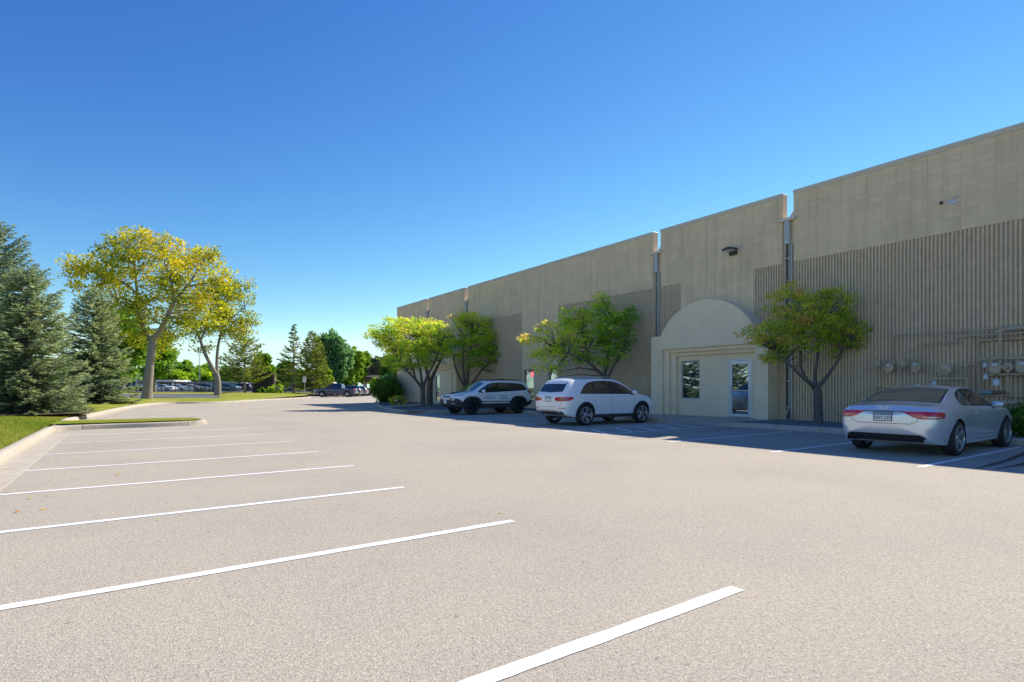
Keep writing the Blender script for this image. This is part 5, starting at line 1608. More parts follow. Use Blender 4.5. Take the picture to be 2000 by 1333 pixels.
def unit(v):
    return v / np.maximum(np.linalg.norm(v, axis=-1, keepdims=True), 1e-9)
def leaf_quads(P, size, aspect=0.5, up=0.35, fold=True):
    "leaf shaped (diamond) quads at P"
    n = len(P)
    nrm = unit(rng.normal(0, 1, (n, 3)) + np.array([0, 0, up * 2.2]))
    t = unit(np.cross(nrm, rng.normal(0, 1, (n, 3))))
    b = np.cross(nrm, t)
    s = (size * rng.uniform(0.6, 1.35, n))[:, None]
    return np.stack([P - t * s * 0.5, P + b * s * aspect * 0.5, P + t * s * 0.5 - nrm * s * 0.12, P - b * s * aspect * 0.5], 1)

def crown_points(ells, n_clump, clump_r, per, seed, shell=0.55, flat=0.75):
    "ells: list of (centre Vector, (rx, ry, rz)); clumps near the shells, leaves in the clumps"
    r_ = np.random.default_rng(seed)
    vol = np.array([e[1][0] * e[1][1] * e[1][2] for e in ells]) ** 0.75
    pick = r_.choice(len(ells), n_clump, p=vol / vol.sum())
    cen = np.array([tuple(e[0]) for e in ells])[pick]
    rad = np.array([e[1] for e in ells])[pick]
    d = unit(r_.normal(0, 1, (n_clump, 3)))
    rr = shell + (1 - shell) * r_.random((n_clump, 1)) ** 0.6
    cc = cen + d * rad * rr
    cr = clump_r * r_.uniform(0.55, 1.35, n_clump)
    cnt = np.maximum(6, (per * (cr / clump_r) ** 2)).astype(int)
    idx = np.repeat(np.arange(n_clump), cnt)
    q = unit(r_.normal(0, 1, (len(idx), 3))) * (r_.random((len(idx), 1)) ** 0.45)
    q[:, 2] *= flat
    P = cc[idx] + q * cr[idx][:, None]
    return cc, P, idx, r_
def camera_axes():
    return Vector((CT, -ST, 0)), Vector((ST, CT, 0))
def wood(limbs, d, base_extra=True):
    "limbs: lists of (px, py, radius_px, dd); returns a MB of tapered tubes and the list of 3-d points"
    m = MB(); allp = []
    for lb in limbs:
        pts, rad = [], []
        for q in lb:
            px, py, rp = q[:3]
            dd = q[3] if len(q) > 3 else 0
            p = at3(px, py, d + dd)
            pts.append(p); rad.append(rp * (d + dd) / FOC)
        # smooth by subdividing
        sp, sr = [], []
        n = len(pts)
        for i in range(n - 1):
            p0, p1, p2, p3 = pts[max(i - 1, 0)], pts[i], pts[i + 1], pts[min(i + 2, n - 1)]
            for t in (0, 0.25, 0.5, 0.75):
                sp.append(0.5 * (2 * p1 + (p2 - p0) * t + (2 * p0 - 5 * p1 + 4 * p2 - p3) * t * t + (3 * p1 - p0 - 3 * p2 + p3) * t ** 3))
                sr.append(rad[i] * (1 - t) + rad[i + 1] * t)
        sp.append(pts[-1]); sr.append(rad[-1])
        m.tube(sp, sr, 9)
        allp += list(zip(sp, sr))
    return m, allp
def branches_to(m, allp, targets, r0=0.05, seed=0, frac=1.0):
    rr = random.Random(seed)
    A = np.array([tuple(p) for p, _ in allp]); RR = np.array([q for _, q in allp])
    zmin = A[:, 2].min(); ht = A[:, 2].max() - zmin
    ok = A[:, 2] > zmin + ht * 0.35
    A, RR = A[ok], RR[ok]
    for c in targets:
        if rr.random() > frac: continue
        dist = np.linalg.norm(A - c, axis=1) + np.maximum(0, A[:, 2] - c[2]) * 1.2
        k = int(dist.argmin())
        a, b = Vector(A[k]), Vector(c)
        L = (b - a).length
        if L < 0.15: continue
        mid = a.lerp(b, 0.5) + Vector((rr.uniform(-.1, .1), rr.uniform(-.1, .1), rr.uniform(0.02, .14))) * L
        r1 = min(r0 * (0.5 + 0.2 * L), RR[k] * 0.7)
        m.tube([a, a.lerp(mid, 0.5), mid, mid.lerp(b, 0.55), b], [r1, r1 * 0.85, r1 * 0.62, r1 * 0.42, r1 * 0.18], 5, False)

def tree(name, label, cat, d, limbs, ells_px, leafmat, n_clump, clump_r, per, leaf, seed, tintf=None, barkmat='bark', aspect=0.5, group=None, shell=0.5, br=0.05, brfrac=1.0, flat=0.75, base=None, depth_k=0.9):
    "ells_px: (px, py, rx_px, ry_px[, dd])"
    bx = limbs[0][0]
    basep = at3(bx[0], bx[1], d)
    root = empty(name, basep, 0, label, cat, group)
    ells = []
    for e in ells_px:
        dd = e[4] if len(e) > 4 else 0
        k = (d + dd) / FOC
        r1 = e[2] * k
        ells.append((at3(e[0], e[1], d + dd), (r1 * depth_k, r1 * depth_k, e[3] * k)))
    cc, P, idx, r_ = crown_points(ells, n_clump, clump_r, per, seed, shell, flat)
    m, allp = wood(limbs, d)
    branches_to(m, allp, cc, br, seed, brfrac)
    m.v = [(x - basep.x, y - basep.y, z - basep.z) for x, y, z in m.v]
    m.build('trunk', M[barkmat], root, smooth=50)
    V = leaf_quads(P - np.array(basep), leaf, aspect)
    tint = 0.42 + r_.normal(0, 0.16, len(cc))[idx] + r_.normal(0, 0.10, len(P))
    if tintf is not None:
        tint = tint + tintf(P, np.array(basep))
    link_mesh('crown', quads_mesh('crown', V, np.clip(tint, 0, 1)), M[leafmat], root)
    return root

# ---- the two tall forked trees on the lawn
DA = 50.0
tree('shade_tree', 'tall golden-leaved shade tree with one thick leaning trunk', 'tree', DA,
     [[(287, 783, 10.92), (288, 760, 8.97), (293, 710, 7.41), (297, 672, 7.41), (298, 660, 7.02)],
      [(298, 664, 6.24), (310, 650, 5.07, -.5), (326, 622, 4.29, -1), (340, 590, 3.51, -1.2), (365, 560, 2.50, -1), (385, 530, 1.56, -.5), (400, 505, 0.78)],
      [(297, 664, 5.46), (282, 645, 4.29, .8), (272, 615, 3.51, 1), (268, 570, 2.81, .8), (264, 530, 2.03, .4), (262, 490, 1.17)],
      [(270, 600, 2.81, 1), (255, 588, 2.18, 0), (235, 583, 1.87, -.6), (210, 590, 1.40, -1), (175, 585, 0.78)],
      [(268, 575, 3, .8), (245, 555, 2.4, 1.2), (215, 545, 1.8, 1.5), (180, 530, 1, 1.5)],
      [(340, 590, 2.65, -1.2), (335, 550, 2.03, -1.6), (320, 510, 1.40, -1.6), (315, 480, 0.78)],
      [(365, 560, 2.03, -1), (400, 555, 1.56, .4), (430, 545, 0.94, .8)]],
     [(285, 515, 105, 62), (185, 545, 68, 45, 1), (380, 540, 78, 58, -1), (270, 480, 66, 32), (330, 610, 88, 45, 1), (235, 610, 62, 42), (415, 590, 45, 50, .5), (310, 665, 60, 26, 1.5), (150, 520, 36, 24), (395, 500, 40, 18)],
     'leaf_gold', 640, 0.70, 34, 0.27, 11, tintf=lambda P, b: -0.15 + 0.10 * np.sin(P[:, 0] * 0.5 + P[:, 2] * 0.4) + 0.018 * (P[:, 2] - b[2] - 8), br=0.042, brfrac=0.5, shell=0.35)
DB = 66.0
tree('shade_tree', 'slender forked shade tree with sparse yellow-green leaves', 'tree', DB,
     [[(425, 773, 7.02), (425, 745, 5.85), (422, 730, 5.46)],
      [(423, 734, 4.29), (411, 712, 3.59, -.5), (399, 688, 3.12, -.8), (391, 665, 2.34, -.8), (382, 640, 1.72, -.5), (372, 610, 0.94)],
      [(424, 734, 3.59), (424, 700, 2.96, .5), (427, 670, 2.34, .5), (434, 640, 1.87, .3), (440, 600, 1.25), (446, 570, 0.78)],
      [(391, 665, 1.87, -.8), (402, 640, 1.40), (412, 600, 0.94), (418, 575, 0.62)],
      [(434, 640, 1.56, .3), (455, 620, 1.09, .5), (478, 600, 0.62)]],
     [(410, 610, 42, 50), (455, 590, 40, 45), (440, 635, 45, 28), (475, 570, 26, 25), (380, 645, 30, 26), (430, 560, 40, 28), (480, 625, 24, 20), (470, 655, 22, 12), (400, 680, 22, 12)],
     'leaf_gold', 300, 0.75, 30, 0.30, 12, tintf=lambda P, b: -0.22 + 0.05 * np.sin(P[:, 0] * 0.7), br=0.04, brfrac=0.6, shell=0.3)

# ---- small ornamental trees along the wall
def orn(label, d, px0, y0, limbs, ells, mat, seed, n_clump, per, tintf=None, leaf=0.12, cr=0.34, br=0.035, shell=0.35, bark='bark_dark'):
    return tree('ornamental_tree', label, 'tree', d, limbs, ells, mat, n_clump, cr, per, leaf, seed, tintf, bark, 0.42, 'ornamental trees along the building', shell, br, 0.7, 0.5)
right_v, fwd_v = camera_axes()
def lefty(k, zk, off):
    "autumn tint grows up and leftwards, sunlight on those tips painted into it"
    rv = np.array(right_v)
    return lambda P, b: off - k * ((P - b) @ rv) + zk * (P[:, 2] - b[2] - 3.0)  # sunlit upper-left tips put into the leaf colour as yellower tint
D1 = 18.6
orn('small tree with reddish tips growing between the arched entrance and the gas meters', D1, 1598, 826,
    [[(1598, 827, 10), (1598, 800, 8), (1597, 770, 7.4), (1593, 755, 8.2)],
     [(1595, 758, 5), (1578, 745, 4, -.2), (1558, 728, 3.2, -.3), (1540, 710, 2.4, -.3), (1518, 690, 1.4)],
     [(1594, 756, 4.5), (1592, 735, 3.4, .2), (1596, 705, 2.8, .3), (1600, 670, 2, .3), (1604, 630, 1.2)],
     [(1598, 756, 4.5), (1612, 740, 3.6, -.1), (1630, 715, 2.8, -.2), (1643, 693, 2, -.2), (1655, 670, 1.2)],
     [(1578, 745, 3.2, -.2), (1566, 722, 2.6, .2), (1563, 695, 2.2, .4), (1570, 665, 1.6, .3), (1562, 620, 1)]],
    [(1552, 610, 70, 42), (1618, 600, 56, 38), (1492, 648, 44, 24, -.3), (1665, 655, 40, 34), (1480, 665, 30, 12, -.3), (1520, 690, 40, 18), (1580, 650, 80, 42), (1640, 640, 42, 38), (1540, 680, 60, 26), (1660, 665, 26, 22), (1535, 575, 36, 18), (1618, 572, 26, 14), (1550, 558, 12, 12), (1465, 652, 22, 8, -.4), (1640, 690, 22, 12), (1512, 700, 26, 12)],
    'leaf_brown', 21, 400, 32, lefty(0.05, 0.04, 0.06), 0.105, 0.25)
D2 = 26.0
orn('wide leaning green tree with yellow tips above the white luxury SUV', D2, 1192, 800,
    [[(1192, 806, 7), (1188, 770, 6), (1184, 745, 5.4), (1180, 732, 5)],
     [(1182, 738, 3.6), (1165, 722, 3, -.4), (1148, 708, 2.4, -.6), (1120, 695, 1.8, -.8), (1085, 680, 1)],
     [(1181, 734, 3.6), (1186, 705, 2.8, .2), (1192, 670, 2, .4), (1195, 630, 1.2)],
     [(1185, 745, 3.2), (1196, 720, 2.4, -.2), (1215, 690, 1.8, -.2), (1228, 655, 1)],
     [(1150, 708, 2.2, -.6), (1145, 680, 1.8, 0), (1135, 645, 1.2, .4)]],
    [(1150, 640, 62, 40), (1090, 650, 48, 26, -.4), (1200, 645, 42, 48), (1170, 595, 28, 18), (1110, 690, 55, 26), (1035, 662, 24, 13, -.6), (1060, 690, 26, 16), (1180, 690, 42, 30), (1230, 625, 20, 26), (1120, 620, 40, 20), (1065, 720, 20, 10), (1095, 725, 22, 12), (1225, 665, 22, 26)],
    'leaf_turn', 22, 430, 31, lefty(0.10, 0.03, -0.02), 0.13, 0.32)
D3 = 37.0
orn('many-stemmed tree with pinkish top standing behind the lettered SUV', D3, 912, 796,
    [[(912, 800, 6), (913, 775, 5), (912, 758, 5)],
     [(912, 762, 3.4), (900, 742, 2.6, -.2), (890, 720, 2, -.3), (884, 690, 1.2)],
     [(912, 760, 3.4), (914, 730, 2.6, .2), (918, 690, 1.8, .2), (920, 650, 1)],
     [(913, 762, 3), (925, 745, 2.4), (942, 722, 1.8), (958, 700, 1)],
     [(913, 765, 2.6), (906, 735, 2.2), (904, 700, 1.6), (908, 660, 1)]],
    [(940, 660, 40, 42), (905, 650, 35, 36), (955, 700, 34, 24), (925, 625, 36, 16), (965, 665, 26, 26), (915, 700, 36, 20), (900, 620, 24, 12)],
    'leaf_turn', 23, 300, 30, lambda P, b: 0.03 + 0.13 * (P[:, 2] - b[2] - 3.6) - 0.05 * ((P - b) @ np.array(right_v)), 0.15, 0.36)
D4 = 35.5
orn('round bright yellow-green tree in the mulch bed at the far door', D4, 826, 794,
    [[(826, 796, 5.5), (826, 775, 4.8), (825, 756, 5)],
     [(825, 760, 3.2), (812, 742, 2.6, -.3), (798, 728, 2.2, -.5), (780, 705, 1.4, -.5), (765, 680, .8)],
     [(825, 758, 3.2), (822, 730, 2.4, .2), (815, 700, 1.8, .4), (812, 660, 1)],
     [(827, 758, 3), (834, 735, 2.4, -.2), (848, 710, 1.8, -.3), (860, 680, 1)],
     [(812, 742, 2.2), (805, 715, 1.8, .5), (795, 680, 1.2, .8)]],
    [(805, 665, 72, 36), (760, 665, 40, 28), (850, 660, 42, 34), (800, 705, 64, 26), (745, 650, 28, 16), (860, 690, 30, 24), (820, 635, 55, 18), (770, 635, 34, 14), (725, 655, 14, 6), (765, 715, 30, 16)],
    'leaf_turn', 24, 520, 29, lambda P, b: 0.16 + 0.045 * (P[:, 2] - b[2] - 3.2), 0.15, 0.34)
D5 = 39.0
orn('tree with one thick dark trunk right behind the round yellow-green tree', D5, 839, 789,
    [[(839, 792, 6.5), (839, 770, 6), (840, 745, 5.5)], [(840, 748, 4), (850, 725, 3, .3), (862, 700, 2), (870, 670, 1)], [(839, 748, 4), (832, 720, 3), (824, 690, 2), (820, 660, 1)]],
    [(845, 680, 40, 26), (820, 670, 36, 24), (868, 665, 26, 24)], 'leaf_turn', 25, 150, 42, lambda P, b: 0.02 + 0 * P[:, 2], 0.15, 0.42)

# ---- spruces
def spruce(name, label, px, d, zbase, ytop, rpx, mat, seed, whorl=0.30, dense=1.0, skirt=0.25, barkm='bark_dark', needle=0.11, group=None, droop=0.25, ragged=0.25, fill=1.0, lean=(0, 0), low=0.02, power=0.85):
    rr = np.random.default_rng(seed)
    p0 = at(px, d, zbase)
    H = CAMH - (ytop - YH) / FOC * d - zbase
    Rm = rpx * d / FOC
    root = empty(name, p0, 0, label, 'tree', group)
    tr = MB()
    pts = [Vector((lean[0] * (t / H) ** 2, lean[1] * (t / H) ** 2, t)) for t in np.linspace(-0.1, H, 12)]
    tr.tube(pts, [max(0.012, 0.022 * H * (1 - i / 11.2)) for i in range(12)], 9)
    S, E, W = [], [], []
    z = H * low + 0.1
    while z < H * 0.985:
        t = z / H
        L0 = Rm * (1 - t) ** power
        if t < 0.10: L0 *= 0.80 + 2.0 * t
        nb = int(max(4, (7 + 7 * (1 - t)) * dense))
        a0 = rr.uniform(0, 6.28)
        for k in range(nb):
            a = a0 + 6.28 * k / nb + rr.uniform(-.25, .25)
            L = max(0.12, L0 * (1 + rr.uniform(-ragged, ragged * 0.5)))
            rise = rr.uniform(-0.05, 0.10) + 0.55 * t - droop * (1 - t)
            dirv = np.array([math.cos(a), math.sin(a), 0])
            zz = z + rr.uniform(-.5, .5) * whorl
            base = np.array([lean[0] * t * t, lean[1] * t * t, zz])
            # branch as a bent line: goes out, sags, tip lifts
            npt = 5
            bp = []
            for i in range(npt):
                u = i / (npt - 1)
                bp.append(base + dirv * L * u + np.array([0, 0, L * (rise * u - droop * 0.6 * u * (1 - u) * 2 + 0.10 * u ** 3)]))
            tr.tube([Vector(q) for q in bp], [0.018 * L + .006, 0.014 * L + .004, 0.010 * L + .003, 0.006 * L + .002, .003], 4, False)
            # side twigs in a flat frond
            side = np.array([-dirv[1], dirv[0], 0])
            nt_ = int(max(3, L / 0.085 * fill))
            for j in range(nt_):
                u = 0.12 + 0.88 * (j + rr.random()) / nt_
                f = u * (npt - 1); i = min(int(f), npt - 2)
                q = bp[i] + (bp[i + 1] - bp[i]) * (f - i)
                sg = 1 if j % 2 else -1
                tl = (0.14 + 0.34 * L * (1 - u) * (0.35 + u)) * rr.uniform(.7, 1.2)
                td = unit(dirv * 0.75 + side * sg * rr.uniform(.5, .9) + np.array([0, 0, rr.uniform(-.30, .06)]))
                S.append(q); E.append(q + td * tl); W.append(tl)
            S.append(bp[-2]); E.append(bp[-1]); W.append(L * 0.25)
        z += whorl * (0.75 + 0.5 * rr.random()) * (0.6 + 0.4 * (1 - t))
    tr.build('trunk', M[barkm], root, smooth=50)
    S, E = np.array(S), np.array(E)
    Ls = np.linalg.norm(E - S, axis=1)
    cnt = np.maximum(4, (Ls / 0.026 * fill)).astype(int)
    idx = np.repeat(np.arange(len(S)), cnt)
    u = rr.random(len(idx))[:, None]
    P = S[idx] + (E - S)[idx] * u
    ax = unit((E - S))[idx]
    rad = unit(np.cross(ax, rr.normal(0, 1, ax.shape)))
    rad[:, 2] = np.abs(rad[:, 2]) * 0.7 + rad[:, 2] * 0.3
    nd = unit(ax * 0.85 + rad * 0.75)
    ln = (needle * rr.uniform(.6, 1.2, len(P)))[:, None]
    sd = unit(np.cross(nd, rr.normal(0, 1, nd.shape))) * (needle * 0.16)
    V = np.stack([P - sd, P + sd, P + nd * ln], 1)
    tw = rr.normal(0, .12, len(S))
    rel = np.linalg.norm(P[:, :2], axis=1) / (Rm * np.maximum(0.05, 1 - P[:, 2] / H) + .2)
    tint = 0.20 + 0.46 * np.clip(rel, 0, 1.1) * (0.4 + 0.6 * u[:, 0]) + tw[idx] + rr.normal(0, .08, len(P))  # needles paler outward: light on the frond tips put into their colour
    link_mesh('crown', quads_mesh('crown', V, np.clip(tint, 0, 1)), M[mat], root)
    return root
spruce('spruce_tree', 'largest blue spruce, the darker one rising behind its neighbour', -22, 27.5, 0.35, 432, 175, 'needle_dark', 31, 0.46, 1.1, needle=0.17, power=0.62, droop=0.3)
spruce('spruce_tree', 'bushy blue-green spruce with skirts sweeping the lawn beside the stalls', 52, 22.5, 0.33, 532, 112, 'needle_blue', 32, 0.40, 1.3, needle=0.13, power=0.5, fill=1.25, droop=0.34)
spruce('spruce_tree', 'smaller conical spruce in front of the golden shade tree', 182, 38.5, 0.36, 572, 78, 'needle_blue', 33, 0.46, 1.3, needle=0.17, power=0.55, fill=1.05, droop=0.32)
for px, d, r_, nm in ((52, 22.5, 2.1, 'bushy'), (182, 38.5, 2.4, 'conical')):
    tag(disc(px, d, r_, nm).build('bare_soil', M['soil']), 'bare brown soil under the %s spruce' % nm, 'soil', kind='structure')
# background conifers
spruce('pine_tree', 'broad rounded dark pine behind the wooden sign board', 478, 82, 0.45, 662, 56, 'needle_olive', 34, 0.75, 0.9, needle=0.42, power=0.45, fill=0.36, droop=0.05, ragged=0.3, low=0.22, barkm='bark')
spruce('spruce_tree', 'ragged spruce with a bare thin top between the sign board and pickup', 574, 96, 0.45, 634, 46, 'needle_olive', 35, 0.75, 0.75, needle=0.42, power=1.05, fill=0.36, ragged=0.55, low=0.10, barkm='bark')
spruce('spruce_tree', 'yellowish full spruce leaning over the navy pickup', 610, 92, 0.3, 652, 38, 'needle_olive', 36, 0.65, 1.1, needle=0.42, power=0.55, fill=0.4, low=0.14, barkm='bark')

# background broadleaf trees
def bgtree(label, px, d, ybase, ytop, hw, mat, seed, tint=0.0, n=None, leaf=0.55, trunk=True, squat=1.0, group=None, lobes=6):
    r_ = random.Random(seed)
    h = ybase - ytop
    limbs = [[(px, ybase, max(1.5, h * 0.035)), (px, ybase - h * 0.25, h * 0.028), (px + r_.uniform(-.1, .1) * hw, ybase - h * 0.45, h * 0.02), (px + r_.uniform(-.2, .2) * hw, ybase - h * 0.75, h * 0.008)],
             [(px, ybase - h * 0.3, h * 0.02), (px - hw * 0.4, ybase - h * 0.55, h * 0.01), (px - hw * 0.6, ybase - h * 0.7, .5)],
             [(px, ybase - h * 0.35, h * 0.018), (px + hw * 0.4, ybase - h * 0.6, h * 0.01), (px + hw * 0.6, ybase - h * 0.75, .5)]]
    cy = ytop + h * 0.42
    ells = [(px, cy, hw * 0.72, h * 0.40)]
    for k in range(lobes):
        a = 2 * math.pi * k / lobes + r_.uniform(-.3, .3)
        ells.append((px + hw * 0.58 * math.cos(a), cy - h * 0.26 * math.sin(a), hw * r_.uniform(.32, .5), h * r_.uniform(.12, .2), r_.uniform(-1, 1) * hw * d / FOC * .6))
    W = hw * d / FOC
    cr = W * 0.20
    n = n or 170
    return tree('broadleaf_tree', label, 'tree', d, limbs, ells, mat, n, cr, 46, leaf, seed, lambda P, b: tint + 0 * P[:, 0], 'bark', 0.7, group, 0.35, 0.05, 0.25)
bgtree('bright green tree standing behind the golden shade tree', 238, 84, 768, 596, 62, 'leaf_green', 41, 0.22, 260, 0.5)
bgtree('green tree filling the gap under the golden shade tree crown', 300, 100, 766, 640, 48, 'leaf_green', 55, 0.05, 220, 0.5)
bgtree('large dark green round tree behind the navy pickup', 648, 116, 764, 648, 46, 'leaf_dark', 42, 0.12, 330, 0.55)
bgtree('bright green tree peeping out beside the broad dark pine', 514, 104, 765, 688, 26, 'leaf_lime', 43, -0.1, 150, 0.5)
bgtree('light green tree right of the large dark round tree', 690, 122, 765, 672, 26, 'leaf_green', 44, 0.25, 190, 0.55)
bgtree('lime tinted tree above the row of parked cars', 712, 128, 765, 688, 28, 'leaf_lime', 45, -0.15, 190, 0.55)
bgtree('silvery grey-green tree beside the far corner of the building', 742, 118, 766, 694, 26, 'leaf_grey', 46, 0.0, 190, 0.5)
bgtree('dark green tree at the far corner of the building', 768, 108, 766, 690, 24, 'leaf_green', 47, -0.1, 170, 0.5)
bgtree('small lime green weeping tree by the white car', 731, 92, 766, 738, 9.5, 'leaf_lime', 48, 0.25, 60, 0.28)
bgtree('low green tree between the pickup and the ragged spruce', 630, 104, 766, 716, 22, 'leaf_lime', 49, -0.1, 130, 0.5)
bgtree('dark low tree filling in behind the ragged spruce trunk', 556, 122, 764, 708, 26, 'leaf_green', 60, 0.0, 150, 0.55)
k = 0
for px, top, hw, mt, lb in ((150, 690, 55, 'leaf_green', 'far tree showing left of the conical spruce'), (225, 712, 44, 'leaf_dark', 'far dark tree beside the thick trunk of the golden tree'), (262, 720, 34, 'leaf_green', 'far green tree over the long white shed roof'), (330, 722, 40, 'leaf_lime', 'far yellow-green tree over the middle of the shed'), (362, 708, 34, 'leaf_green', 'far tree with a yellow crown between the shade trees'),
                            (396, 714, 32, 'leaf_lime', 'far yellow tree seen through the forked trunk'), (446, 716, 34, 'leaf_green', 'far tree right of the forked trunk'), (492, 722, 34, 'leaf_dark', 'far dark tree behind the broad pine trunk'), (60, 700, 60, 'leaf_green', 'far tree hidden mostly by the bushy spruce'), (590, 724, 34, 'leaf_green', 'far tree low behind the small white sign'), (676, 722, 36, 'leaf_green', 'far tree low behind the black SUV'), (800, 700, 50, 'leaf_green', 'far tree hidden by the building corner')):
    bgtree(lb, px, 155 + 6 * (k % 3), 763, top, hw, mt, 70 + k, 0.08, 130, 0.85, lobes=5, group='far tree line'); k += 1

# ---- shrubs
def shrub(label, c, rx, ry, rz, mat, n, leaf, seed, tint=0.0, needle=False):
    root = empty('shrub', c, 0, label, 'shrub')
    ells = [(Vector((0, 0, rz * 0.95)), (rx, ry, rz))]
    cc, P, idx, r_ = crown_points(ells, max(20, n // 60), min(rx, rz) * 0.35, 60, seed, 0.6, 0.8)
    P[:, 2] = np.maximum(P[:, 2], 0.02)
    st = MB()
    for q in cc[::2]:
        st.tube([(q[0] * .15, q[1] * .15, 0), (q[0] * .6, q[1] * .6, q[2] * .6), tuple(q)], [0.02, 0.012, 0.004], 5, False)
    st.build('stems', M['bark_dark'], root)
    V = leaf_quads(P, leaf, 0.3 if needle else 0.55)
    t = np.clip(0.4 + tint + r_.normal(0, .14, len(cc))[idx] + r_.normal(0, .1, len(P)), 0, 1)
    link_mesh('foliage', quads_mesh('foliage', V, t), M[mat], root)
    return root
b0 = ground(757, 788.5)
shrub('dark clipped evergreen shrub at the far building corner', (b0.x + .3, b0.y + 1.0, 0.1), 1.25, 1.25, 1.0, 'leaf_green', 9000, 0.13, 81, -0.15)
shrub('taller evergreen shrub against the far building corner', (b0.x + 1.1, b0.y + 2.4, 0.1), 1.0, 1.0, 1.25, 'leaf_dark', 7000, 0.13, 82, -0.1)
b1 = ground(750, 797)
shrub('thin dry twiggy shrub at the kerb of the mulch bed', (b1.x + 1.0, b1.y, 0.12), 0.6, 0.6, 0.35, 'leaf_brown', 900, 0.10, 83, 0.2)
shrub('low spreading juniper in the gravel beside the silver coupe', (18.0, 3.62, 0.1), 0.95, 1.0, 0.42, 'leaf_green', 9000, 0.11, 84, -0.02, True)
for i, (px, py, s) in enumerate(((528, 766, 0.6), (542, 767, 0.9), (511, 766.5, 0.5))):
    c = at(px, 82, 0.5)
    shrub(('low yellow shrub', 'yellow and green shrub', 'little green shrub')[i] + ' at the foot of the dark sign board', c, s, s, s * 0.8, 'leaf_lime', 1200, 0.22, 90 + i, (0.2, 0.1, -.2)[i])

# ================================================================ FAR THINGS
M['sign_board'] = mat_plain('dark_boards', (0.045, 0.042, 0.045), 0.8, var=0.15, scale=2)
M['sign_post'] = mat_plain('sign_post', (0.16, 0.11, 0.085), 0.8)
M['iron'] = mat_plain('black_iron', (0.015, 0.015, 0.016), 0.6)
M['shed_white'] = mat_plain('white_shed', (0.70, 0.69, 0.66), 0.8, var=0.05)
M['shed_dark'] = mat_plain('shed_shade', (0.12, 0.12, 0.13), 0.8)
M['sign_white'] = mat_plain('white_sign', (0.72, 0.72, 0.70), 0.6)
M['awning'] = mat_plain('dark_awning', (0.03, 0.025, 0.035), 0.8)
# dark slatted sign board
d = 84.0
p = at(516, d, 0.48)
sg = empty('sign_board', p, -TH, 'dark slatted monument sign board on the far lawn', 'sign')
k = d / FOC
for i in range(7):
    z0 = 0.42 + i * 0.40
    MB().box(-1.62, 1.30, -0.06, 0.06, z0, z0 + 0.375).build('board', M['sign_board'], sg, bevel=0.015)
MB().box(-1.70, 1.32, -0.16, 0.16, -0.3, 0.41).build('plinth', M['sign_board'], sg)
MB().box(-1.60, 1.28, 0.07, 0.12, 0.41, 3.2).build('backing', M['iron'], sg)
MB().box(1.33, 1.62, -0.18, 0.18, -0.3, 2.95).build('post', M['sign_post'], sg, bevel=0.02)
MB().box(-1.62, -0.55, -0.05, 0.05, 3.225, 3.5).build('top_board', M['sign_board'], sg, bevel=0.015)
# small white sign on a post
p = at(595, 86, 0.4)
ws_ = empty('notice_sign', p, -TH, 'small white notice sign on a thin post at the lawn edge', 'sign')
MB().tube([(0, 0, -.3), (0, 0, 2.6)], 0.04, 8).build('post', M['spout'], ws_)
MB().box(-.27, .27, -.075, -.045, 1.75, 2.6).build('panel', M['sign_white'], ws_, bevel=0.01)
# black iron fence in bays
fe = empty('iron_fence', at(180, 98, 0.5), 0, 'long black iron picket fence beyond the street', 'fence')
fo = at(180, 98, 0.5)
rv = Vector((CT, -ST, 0))
bay_w, npk = 2.4, 14
start, stop = at(100, 98), at(650, 98)
L = (stop - start).length
nb = int(L / bay_w)
pk_me = MB().box(-0.014, 0.014, -0.014, 0.014, 0.05, 1.95).mesh('picket'); pk_me.materials.append(M['iron'])
po_me = MB().box(-0.045, 0.045, -0.045, 0.045, -0.1, 2.1).mesh('fence_post'); po_me.materials.append(M['iron'])
for i in range(nb):
    a = start + rv * (i * bay_w) - Vector((fo.x, fo.y, 0))
    o = bpy.data.objects.new('fence_post', po_me); C.objects.link(o); o.parent = fe; o.location = a; o.rotation_euler = (0, 0, -TH)
    bay = MB()
    for z in (0.25, 1.75):
        q = [a + Vector((0, 0, z)), a + rv * bay_w + Vector((0, 0, z))]
        bay.tube(q, 0.022, 4)
    bo = bay.build('rail', M['iron'], fe)
    pks = MB()
    for j in range(1, npk):
        b = a + rv * (bay_w * j / npk)
        pks.box(b.x - .013, b.x + .013, b.y - .013, b.y + .013, 0.05, 1.95)
    tag(pks.build('pickets', M['iron'], bo), kind='stuff')
# black gate panel in the fence
gp = at(399, 97.6, 0.5)
gt = empty('iron_gate', gp, -TH, 'black meshed gate panel in the iron fence', 'gate')
for s in (-1, 1):
    MB().box(s * 1.75 - .06, s * 1.75 + .06, -.06, .06, 0, 2.35).build('gate_post', M['iron'], gt)
for i in range(15):
    x = -1.55 + i * 3.1 / 14
    MB().box(x - .045, x + .045, -.02, .02, .08, 2.15).build('bar', M['iron'], gt)
for z in (0.15, 1.1, 2.1):
    MB().box(-1.68, 1.68, -.03, .03, z - .03, z + .03).build('gate_rail', M['iron'], gt)
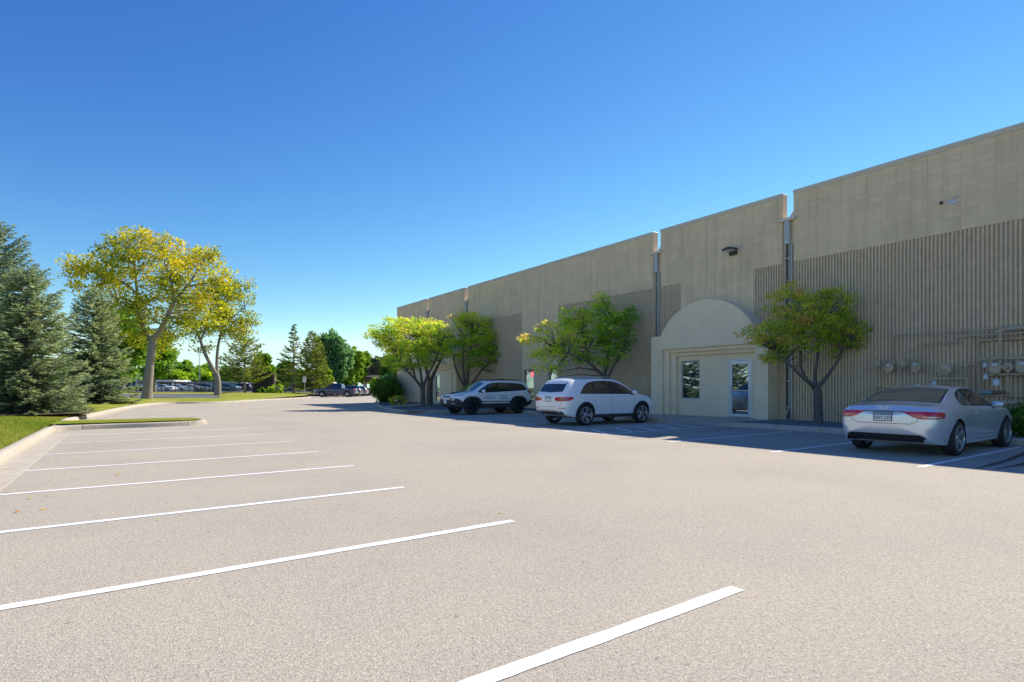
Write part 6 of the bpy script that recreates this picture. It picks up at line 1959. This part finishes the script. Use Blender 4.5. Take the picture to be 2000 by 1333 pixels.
# long low sheds in the yard
def shed(px0, px1, d, ztop, label):
    a, b = at(px0, d, 0.6), at(px1, d, 0.6)
    W = (b - a).length
    e = empty('shed', a, -TH, label, 'shed')
    MB().box(0, W, 0.0, 6, 0, ztop - 0.45).build('wall', M['shed_dark'], e)
    MB().box(-0.3, W + 0.3, -0.6, 6.3, ztop - 0.45, ztop).build('roof', M['shed_white'], e, bevel=0.03)
    n = int(W / 4)
    for i in range(n + 1):
        x = 0.1 + (W - 0.2) * i / max(1, n)
        MB().box(x - .1, x + .1, -.5, -.3, 0, ztop - 0.46).build('post', M['shed_white'], e)
shed(180, 340, 132, 2.55, 'long low white roofed shed behind the thick trunk')
shed(343, 470, 136, 2.2, 'lower white roofed shed behind the black gate')
shed(476, 640, 140, 2.2, 'white roofed shed beyond the dark sign board')
hb = at(280, 126, 0.6)
e = empty('booth', hb, -TH, 'small white guard booth rising above the shed roof', 'booth')
MB().box(-1.1, 1.1, -1, 1, 0, 3.3).build('wall', M['shed_white'], e)
MB().box(-1.25, 1.25, -1.15, 1.15, 3.301, 3.55).build('roof', M['shed_white'], e)
MB().box(-.7, .7, -1.03, -1.001, 1.5, 2.6).build('window', M['carglass'], e)
# dark awning among the far trees
aw = at(727, 112, 0)
e = empty('awning', aw, -TH, 'dark canopy among the trees beyond the row of cars', 'awning')
MB().prism_x([(-2, 3.0), (2, 2.6), (2, 3.9), (-2, 3.4)], -0.8, 1.0).build('canopy', M['awning'], e)
for x in (-.7, .9):
    MB().box(x - .08, x + .08, -1.9, -1.75, 0, 3.1).build('post', M['awning'], e)
# utility pole
up = at(390, 120, 0.5)
e = empty('utility_pole', up, -TH, 'thin pale pole between the two shade trees', 'pole')
MB().tube([(0, 0, 0), (0, 0, 8.0)], [0.09, 0.06], 8).build('shaft', M['spout'], e)
MB().box(-.4, .4, -.06, .06, 7.9, 8.0).build('arm', M['spout'], e)

# a few fallen leaves blown onto the asphalt
n = 110
P = np.zeros((n, 3))
for i in range(n):
    if i < 80:
        P[i] = (-1.7 + abs(random.gauss(0, 1.6)), random.uniform(6, 30), 0.012)
    else:
        P[i] = (random.uniform(-1, 16), random.uniform(3, 30), 0.012)
V = leaf_quads(P, 0.055, 0.6, 3.0)
V[:, :, 2] = np.maximum(V[:, :, 2], 0.008)
o = link_mesh('fallen_leaves', quads_mesh('fallen_leaves', V, np.clip(rng.normal(0.75, 0.2, n), 0, 1)), M['leaf_gold'])
tag(o, 'scattered fallen yellow leaves on the asphalt', 'leaves', kind='stuff')
